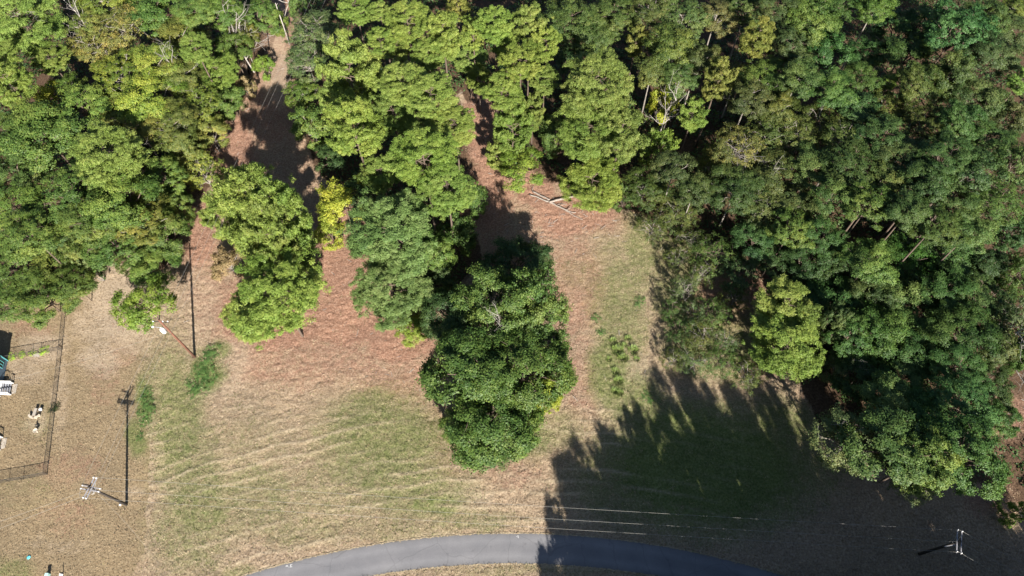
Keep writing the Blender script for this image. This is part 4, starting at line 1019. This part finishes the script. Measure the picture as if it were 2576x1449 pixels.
# ------------------------------------------------------------------ utility poles
def insulator(c, parent, s=1.0):
    m = MB(); m.lathe([(.05, 0), (.09, .03), (.05, .07), (.10, .10), (.05, .14), (.07, .18), (.02, .21)], c, 8)
    return m.build('insulator', 'porcelain', parent, True)
def arm_pair(root, z, direc, half, gap=.20, mat='arm', off=0.0):
    d = Vector((direc[0], direc[1], 0)).normalized(); n = Vector((-d.y, d.x, 0))
    for s in (-1, 1):
        m = MB(); c = n * s * gap + d * off
        m.bar(c - d * half + Vector((0, 0, z)), c + d * half + Vector((0, 0, z)), .11, .13)
        m.build('crossarm', mat, root)
        for e in (-1, 1):
            q = c + d * (half - .12) * e + Vector((0, 0, z + .06)); insulator(q, root)
        m = MB(); m.bar(c + d * (half * .62) + Vector((0, 0, z)), c * .6 + Vector((0, 0, z - 1.1)), .04, .04); m.bar(c - d * (half * .62) + Vector((0, 0, z)), c * .6 + Vector((0, 0, z - 1.1)), .04, .04)
        m.build('brace', 'galv', root)
def pole(u, v, h, mat, label, rad=.19):
    p = P(u, v)
    root = empty('utility_pole', (p.x, p.y, 0))
    m = MB(); m.tube([(0, 0, -.1), (0, 0, h * .5), (0, 0, h)], [rad, rad * .82, rad * .64], 12)
    m.build('post', mat, root, True)
    tag(root, label, 'utility pole')
    return root, p
# pole with transformer and street lamp
r1, p1 = pole(490, 898, 12.9, 'pole_red', 'reddish brown utility pole with white transformer and street lamp', .21)
arm_dir = (1, -.1)
m = MB(); m.bar((-1.15, .16, 12.2), (1.15, -.06, 12.2), .10, .12); m.build('crossarm', 'pole_dark', r1)
for e in (-1.05, 0.35, 1.05): insulator((e, .05, 12.27), r1)
m = MB(); m.lathe([(.30, 0), (.34, .06), (.34, .95), (.30, 1.02), (.12, 1.10)], (-.42, -.38, 9.7), 16); tr = m.build('transformer', 'white', r1, True)
m = MB()
for a in (.5, 2.2, 4.0): m.lathe([(.04, 0), (.07, .05), (.03, .2), (.05, .25)], (-.42 + .16 * math.cos(a), -.38 + .16 * math.sin(a), 10.78), 6)
m.build('bushing', 'porcelain', tr, True)
m = MB(); m.bar((-.05, 0, 10.2), (-.30, -.28, 10.2), .08, .25); m.build('bracket', 'galv', r1)
m = MB(); m.tube([(-.1, 0, 9.4), (-.7, .1, 9.9), (-1.5, .22, 10.15), (-2.1, .30, 10.1)], .05, 8); la = m.build('lamp_arm', 'galv', r1, True)
m = MB(); m.lathe([(.06, .16), (.17, .10), (.20, 0), (.14, -.10)], (-2.2, .31, 10.08), 10); m.build('lamp_head', 'white', la, True)
m = MB(); m.lathe([(.09, 0), (.13, .05), (.13, .5), (.05, .56)], (-.75, -.25, 9.9), 10); m.build('arrester', 'porcelain', r1, True)

# corner pole with crossed double arms
r2, p2 = pole(318.6, 1269.5, 10.2, 'pole_dark', 'dark corner pole with crossed silvery double arms and white insulators', .20)
A0, A1 = P(219, 1259.6, 9.7), P(244.5, 1210, 9.7); dA = (A1 - A0)
B0, B1 = P(196.5, 1227.6, 9.2), P(248, 1237, 9.2); dB = (B1 - B0)
arm_pair(r2, 9.7, dA, 1.45); arm_pair(r2, 9.1, dB, 1.35, off=-.25)
m = MB(); m.tube([(.0, .0, 9.0), (-.02, -.42, 8.5), (-.25, -.6, 8.6)], .03, 6); m.build('switch_handle', 'galv', r2, True)
m = MB(); m.bar((.05, .28, 9.8), (-1.0, .45, 10.0), .12, .12); m.build('cutout', 'black', r2)

# right-hand pole in the shade
r3, p3 = pole(2312, 1394, 10.1, 'pole_dark', 'dark pole with double grey arms standing in the shade at lower right', .20)
C0, C1 = P(2419, 1392, 9.7), P(2421, 1334, 9.7); dC = C1 - C0
arm_pair(r3, 9.75, dC, 1.5, .26)
m = MB(); m.bar((-.3, -.3, 9.2), (-1.5, -.45, 8.9), .07, .07); m.build('strut', 'galv', r3)

def wire(a, b, sag, label, group, r=.013):
    m = MB(); a, b = Vector(a), Vector(b)
    pts = []
    for i in range(25):
        t = i / 24
        q = a.lerp(b, t); q.z -= sag * 4 * t * (1 - t); pts.append(q)
    m.tube(pts, r, 5, False)
    o = m.build('power_line', 'wire', None, True)
    tag(o, label, 'wire', group)
    return o
nA = Vector(dA).normalized(); nB = Vector(dB).normalized(); nC = Vector(dC).normalized()
base2 = Vector((p2.x, p2.y, 0)); base3 = Vector((p3.x, p3.y, 0))
z0 = Vector((0, 0, 9.95))
for k, (ka, kc, w) in enumerate(((1.35, 1.4, 'upper'), (-.25, -.1, 'middle'), (-1.35, -1.4, 'lower'))):
    wire(base2 + nA * ka + z0, base3 + nC * kc + z0, .9, f'{w} of the three long wires crossing above the road to the shaded pole', 'wires over the road')
    c = base3 + nC * kc + z0
    tgt = P([2760, 2740, 2700][k], [1508, 1532, 1545][k], 9.9)
    wire(c, tgt, .35, f'{w} of the three wires leaving the shaded pole to the lower right', 'wires to the lower right')
for k, (kb, u, w) in enumerate(((-1.45, 809, 'left'), (.15, 818, 'middle'), (.75, 845, 'right'))):
    wire(base2 + nB * kb + Vector((0, .3 if k else 0, 9.4)), P(u, -60, 10.0), .5, f'{w} of the three thin wires running up towards the dirt path', 'wires towards the path')
wire(base2 + Vector((-.5, -.1, 9.2)), P(-300, 1412, 8.4), .4, 'upper of the two wires leaving the corner pole to the lower left', 'wires to the lower left')
wire(base2 + Vector((-.3, -.5, 8.9)), P(-300, 1436, 8.0), .5, 'lower of the two wires leaving the corner pole to the lower left', 'wires to the lower left')
wire(base2 + Vector((.1, -.2, 8.4)), P(400, 1420, 0.0), 1.2, 'thin stay wire hanging down from the corner pole to the lawn', None, .008)
wire(Vector((p1.x, p1.y, 9.2)), (-82.5, 38.0, 3.2), .9, 'service wire from the reddish pole to the house', None, .010)
# jumper loop between the crossed arms
m = MB(); a = base2 + nB * -1.55 + Vector((0, 0, 9.2)); b = base2 + nA * -1.3 + Vector((0, 0, 9.8))
m.tube([a, a + Vector((-.1, -.9, -.2)), (a + b) / 2 + Vector((-.1, -.9, -.3)), b], .02, 5, False)
o = m.build('jumper_loop', 'wire', r2, True); o.location = (-p2.x, -p2.y, 0)
# thin pale pole by the path
p = P(728, 112); root = empty('bare_pole', (p.x, p.y, 0)); m = MB(); m.tube([(0, 0, 0), (.1, 0, 5), (.05, .1, 10.2)], [.15, .12, .08], 8); m.build('shaft', 'dead_wood', root, True)
m = MB(); m.bar((0, 0, 9.7), (.5, .1, 10.1), .05, .05); m.build('stub', 'dead_wood', root)
tag(root, 'thin pale bare pole at the left edge of the dirt path', 'pole')

# ------------------------------------------------------------------ yard fences
def fence(pts, label, gates=()):
    root = empty('chain_link_fence', (pts[0].x, pts[0].y, 0))
    o0 = Vector((pts[0].x, pts[0].y, 0)); H = 1.15
    for a, b in zip(pts[:-1], pts[1:]):
        a = Vector((a.x, a.y, 0)) - o0; b = Vector((b.x, b.y, 0)) - o0
        L = (b - a).length; n = max(1, round(L / 3.0)); d = (b - a) / L
        for i in range(n + 1):
            q = a + d * L * i / n
            m = MB(); m.lathe([(.035, 0), (.035, H + .03), (.045, H + .04), (.01, H + .09)], q, 6); m.build('fence_post', 'fence', root)
        for i in range(n):
            q0, q1 = a + d * L * i / n, a + d * L * (i + 1) / n
            m = MB(); m.tube([q0 + Vector((0, 0, H)), q1 + Vector((0, 0, H))], .028, 6); m.build('top_rail', 'fence', root)
            m = MB(); seg = (q1 - q0).length; st = .16; k = int(seg / st)
            for j in range(-int(H / st), k + 1):
                for sgn in (1, -1):
                    x0 = j * st; x1 = x0 + H
                    lo, hi = max(0, x0), min(seg, x1)
                    if hi <= lo: continue
                    za, zb = (lo - x0), (hi - x0)
                    if sgn < 0: za, zb = H - za, H - zb
                    m.bar(q0 + d * lo + Vector((0, 0, za)), q0 + d * hi + Vector((0, 0, zb)), .009, .009)
            mm = m.build('mesh_panel', 'fence', root)
    tag(root, label, 'fence')
    return root
fence([P(178, 690), P(166.7, 777), P(157, 874.5), P(138.9, 1036), P(119.8, 1192)], 'long dark chain-link fence along the right side of the house yard')
fence([P(157, 880), P(103, 889), P(83, 892), P(15.6, 904)], 'dark chain-link fence crossing the yard towards the house corner')
fence([P(119.0, 1194), P(59, 1206), P(23.4, 1211), P(-60, 1228), P(-150, 1248)], 'dark chain-link fence closing the lower side of the yard')
# gate slab
p = P(92, 893); m = MB(); m.box((0, 0, .02), (1.1, .7, .05), -.1); o = m.build('stone_slab', 'concrete'); o.location = p; tag(o, 'grey stone slab under the inner yard fence', 'slab')

# ------------------------------------------------------------------ the house at the left edge and its steps
A = Vector((-80.3, 44.3, 0)); B = Vector((-77.3, 25.0, 0)); ax = (B - A).normalized(); wx = Vector((ax.y, -ax.x, 0))
if wx.x > 0: wx = -wx
house = empty('house', A)
Lh = (B - A).length; Wh = 8.2; Hh = 2.75
def hp(s, w, z): return ax * s + wx * w + Vector((0, 0, z))
m = MB()
vs = [hp(0, 0, 0), hp(Lh, 0, 0), hp(Lh, Wh, 0), hp(0, Wh, 0), hp(0, 0, Hh), hp(Lh, 0, Hh), hp(Lh, Wh, Hh), hp(0, Wh, Hh), hp(0, Wh / 2, Hh + 1.0), hp(Lh, Wh / 2, Hh + 1.0)]
fs = [(0, 1, 5, 4), (1, 2, 6, 9, 5), (2, 3, 7, 6), (3, 0, 4, 8, 7)]
link_mesh('wall', mesh_from('wall', vs, fs), 'siding', house)
for s in (-1, 1):
    w0, w1 = (-.25, Wh / 2) if s < 0 else (Wh + .25, Wh / 2)
    z0_, z1_ = Hh - .06, Hh + 1.02
    vs = [hp(-.25, w0, z0_), hp(Lh + .25, w0, z0_), hp(Lh + .25, w1, z1_), hp(-.25, w1, z1_)]
    vs += [v_ + Vector((0, 0, .1)) for v_ in vs]
    link_mesh('roof', mesh_from('roof', vs, [(0, 3, 2, 1), (4, 5, 6, 7), (0, 1, 5, 4), (1, 2, 6, 5), (2, 3, 7, 6), (3, 0, 4, 7)]), 'roof', house)
for i in range(11):
    z = .22 + i * .235
    m = MB(); m.bar(hp(.05, -.015, z), hp(Lh - .05, -.015, z), .02, .20); m.build('siding_board', 'siding', house)
for s0, z0w in ((1.2, 1.5), (9.5, 1.5)):
    m = MB()
    for zz in (z0w - .6, z0w + .6): m.bar(hp(s0 - .5, -.05, zz), hp(s0 + .5, -.05, zz), .06, .07)
    for ss in (s0 - .5, s0, s0 + .5): m.bar(hp(ss, -.05, z0w - .6), hp(ss, -.05, z0w + .6), .06, .07)
    w = m.build('window', 'teal', house)
    m = MB(); m.bar(hp(s0 - .48, -.03, z0w), hp(s0 + .48, -.03, z0w), .02, 1.15); m.build('pane', 'black', w)
m = MB(); m.bar(hp(.0, -.05, .05), hp(.0, -.05, Hh), .12, .12); m.build('corner_trim', 'teal', house)
for s0 in (5.2, 13.8):
    m = MB(); m.bar(hp(s0 - .48, -.05, 1.9), hp(s0 + .48, -.05, 1.9), .05, 2.0); m.build('door', 'white', house)
tag(house, 'low blue-grey house with teal trim cut by the left edge', 'house')

def steps(s0, out, label):
    root = empty('porch_steps', A + hp(s0, 0, 0))
    a = -wx
    W = 1.9
    def q(o, w, z): return a * o + ax * w + Vector((0, 0, z))
    m = MB(); m.bar(q(.08, 0, .86), q(.55, 0, .86), W, .06); m.build('landing', 'white', root)
    nst = 4
    for i in range(nst):
        o = .62 + i * (out - .75) / nst
        z = .70 - i * .19
        m = MB(); m.bar(q(o, -W / 2 + .08, z), q(o, W / 2 - .08, z), .27, .05); m.build('tread', 'grey_board', root)
    for sd in (-1, 1):
        w = sd * W / 2
        m = MB(); m.bar(q(.1, w, 1.45), q(.6, w, 1.45), .16, .07); m.bar(q(.6, w, 1.45), q(out, w, .85), .16, .07)
        m.bar(q(.1, w, .80), q(.6, w, .80), .10, .14); m.bar(q(.6, w, .78), q(out, w, .10), .10, .20)
        rl = m.build('handrail', 'white', root)
        m = MB()
        for k in range(7):
            o = .12 + (out - .18) * k / 6
            zt = 1.45 if o < .6 else 1.45 - (o - .6) / (out - .6) * .6
            zb = 0.0 if k in (0, 6) else max(.05, zt - .75)
            m.bar(q(o, w, zb), q(o, w, zt), .05 if k not in (0, 6) else .1, .05 if k not in (0, 6) else .1)
        m.build('baluster', 'white', rl)
    m = MB(); m.box(q(out + .25, 0, .03), (.7, 1.6, .06), math.atan2(a.y, a.x)); m.build('foot_slab', 'concrete', root)
    tag(root, label, 'steps', 'white porch steps of the house')
steps(5.1, 1.75, 'upper white porch steps at the left edge beside the blue-grey wall')
steps(13.9, 1.95, 'lower white porch steps at the left edge below the first steps')

# ------------------------------------------------------------------ things in the yard and verge
root = empty('picnic_set', P(91, 1043)); g = P(91, 1043)
m = MB(); m.box((0, .25, .5), (.42, 1.15, .10)); m.box((0, .05, .24), (.16, .5, .46)); m.build('table_slab', 'concrete', root)
for a0, a1 in ((200, 262), (278, 340)):
    m = MB(); pts = [(.85 * math.cos(math.radians(a)), .15 + .78 * math.sin(math.radians(a)), .42) for a in np.linspace(a0, a1, 6)]
    for aa, bb in zip(pts[:-1], pts[1:]): m.bar(aa, bb, .30, .10)
    for pt in (pts[1], pts[4]): m.box((pt[0], pt[1], .18), (.18, .18, .37))
    m.build('curved_seat', 'cream', root)
m = MB(); m.lathe([(.18, 0), (.20, .3), (.26, .36), (.26, .44), (.2, .46)], (.62, .72, 0), 14); m.build('round_seat', 'white', root, True)
tag(root, 'cream curved seats around a grey slab in the fenced yard', 'garden seats')
root = empty('bird_bath', P(94.2, 1086)); m = MB(); m.lathe([(.16, 0), (.09, .1), (.08, .42), (.30, .52), (.36, .60), (.34, .62), (.28, .55)], (0, 0, 0), 18); m.build('bowl', 'cream', root, True)
tag(root, 'pale round bowl on a short foot in the fenced yard', 'bird bath')
root = empty('garden_figure', P(93.7, 1071)); m = MB(); m.lathe([(.15, 0), (.17, .12), (.12, .3), (.09, .34)], (0, 0, 0), 12); m.build('body', 'cream', root, True)
m = MB(); m.lathe([(.12, .33), (.10, .42), (.02, .62)], (0, 0, 0), 12); m.build('cap', 'black', root, True)
tag(root, 'small dark-capped cream figure above the round bowl', 'garden figure')
m = MB(); m.lathe([(.0, .02), (.24, .02), (.26, .05), (.24, .08), (.05, .10)], (0, 0, 0), 18); o = m.build('lid', 'cyan', None, True); o.location = P(72.7, 1402); tag(o, 'bright cyan round lid lying on the lawn', 'lid')
root = empty('utility_pedestal', P(123, 1447)); m = MB(); m.box((.05, 0, .33), (.36, .30, .62)); m.build('housing', 'mint', root); m = MB(); m.box((.05, 0, .67), (.44, .38, .07)); m.build('cover', 'mint', root)
m = MB(); m.box((-.18, -.1, .12), (.5, .4, .24)); m.build('base', 'mint', root)
tag(root, 'pale green utility box on the lawn at the lower edge', 'utility box')
root = empty('marker_post', P(155.7, 1446)); m = MB(); m.lathe([(.055, 0), (.055, .82), (.03, .9)], (.16, .05, 0), 8); m.build('post', 'white', root); m = MB(); m.box((-.05, -.05, .07), (.5, .32, .14), .15); m.build('base', 'white', root)
tag(root, 'thin white marker post right of the pale green box', 'marker post')
m = MB(); m.lathe([(.16, 0), (.17, .12), (.10, .22), (.02, .25)], (0, 0, 0), 8); o = m.build('stone', 'white'); o.location = P(303, 1270); tag(o, 'small white stone at the foot of the corner pole', 'stone')

# fallen logs
M['log_wood'] = simple_mat('barkless log wood', (0.25, 0.21, 0.18), .85, 0, .45, 5.0, .6)
def log(pts, rad, label, mat='log_wood', stubs=()):
    c = P(*pts[0]); root = empty('fallen_log', (c.x, c.y, 0)); o0 = Vector((c.x, c.y, 0))
    w = [P(a, b) - o0 for a, b in pts]
    r0, r1_ = rad
    n = len(w); rr = [r0 + (r1_ - r0) * i / (n - 1) for i in range(n)]
    w2, r2_ = [], []
    for i in range(n - 1):
        for k in range(4):
            t = k / 4; w2.append(w[i].lerp(w[i + 1], t)); r2_.append((rr[i] * (1 - t) + rr[i + 1] * t) * random.uniform(.86, 1.12))
    w2.append(w[-1]); r2_.append(rr[-1]); stubs = [(i * 4, a, b, c) for i, a, b, c in stubs]
    w, rr = w2, r2_
    w = [Vector((q.x + random.gauss(0, .05), q.y + random.gauss(0, .05), r + .02 + random.random() * .05)) for q, r in zip(w, rr)]
    m = MB(); m.tube(w, rr, 8); m.build('trunk', mat, root, True)
    for (i, dx, dy, dz) in stubs:
        m = MB(); m.tube([w[i], w[i] + Vector((dx, dy, dz)) * .5, w[i] + Vector((dx * 1.1, dy, dz))], [.08, .05, .02], 5, False); m.build('branch_stub', mat, root)
    tag(root, label, 'log', 'fallen logs at the edge of the clearing')
log([(1381, 511), (1400, 506), (1420, 501), (1440, 496.5)], (.24, .17), 'thickest whitish log lying across the others', stubs=((2, .3, -.5, .4), (3, .6, .5, .5)))
log([(1340, 483), (1352, 490), (1368, 497), (1383, 505)], (.14, .17), 'grey log running up left from the thick one', stubs=((0, .2, .9, .3), (1, -.4, .3, .3)))
log([(1384, 511), (1405, 521), (1425, 531), (1447, 536)], (.17, .09), 'long grey log reaching down right from the thick one', stubs=((1, .9, .2, .5), (2, .8, .5, .3)))
log([(1420, 529), (1442, 541), (1466, 555)], (.09, .06), 'thin pale pole lying lowest of the logs')
log([(1332, 492), (1352, 497), (1380, 509)], (.12, .16), 'low weathered log parallel to the upper grey one', 'pale_bark')
log([(1402, 516), (1412, 513), (1424, 516)], (.08, .05), 'small broken branch beside the long grey log')

# broken sticks on the litter
def sticks():
    rng = random.Random(4); m = MB()
    spots = [(1440, 560, 110, 40, 90), (1300, 560, 60, 80, 25), (690, 140, 40, 100, 40), (580, 400, 40, 100, 30), (1215, 330, 30, 90, 25), (860, 760, 90, 80, 25), (1600, 940, 60, 60, 12), (500, 600, 30, 80, 20), (2540, 1050, 60, 60, 25), (1000, 900, 80, 50, 15)]
    for u, v, a, b, n in spots:
        for i in range(n):
            p = P(u + rng.gauss(0, a), v + rng.gauss(0, b)); t = rng.uniform(0, 3.14); L = rng.uniform(.25, 1.2); w = rng.uniform(.02, .055)
            d = Vector((math.cos(t), math.sin(t), rng.uniform(-.05, .12))) * L
            m.bar(p + Vector((0, 0, .07)), p + d + Vector((0, 0, .07)), w, w)
    o = m.build('fallen_sticks', 'dead_wood'); tag(o, 'small broken sticks scattered on the reddish litter', 'sticks', None, 'stuff')
sticks()

# white paint marks on the asphalt
M['paint'] = simple_mat('white road paint', (0.5, 0.5, 0.5), .8, 0, .15, 8.0)
def strokes(u, v, segs, label):
    c = P(u, v); m = MB()
    for x0, y0, x1, y1, w in segs:
        m.bar((x0, y0, .0), (x1, y1, .0), w, .006)
    o = m.build('paint_mark', 'paint'); o.location = (c.x, c.y, .021); tag(o, label, 'paint mark', 'white paint marks on the road edge')
strokes(727, 1424, ((-.42, -.05, -.28, .10, .14), (-.28, .10, -.16, -.06, .14), (-.02, -.14, .05, -.10, .10), (.20, .16, .28, -.12, .12), (.12, .17, .42, .20, .07), (.14, -.14, .46, -.08, .07)), 'white paint mark on the left part of the road edge')
strokes(1303, 1350, ((-.12, .1, .1, .12, .07), (.1, .12, -.02, -.06, .07), (-.02, -.06, .12, -.18, .07), (-.25, .0, -.14, .03, .06)), 'small white paint mark on the middle of the upper road edge')
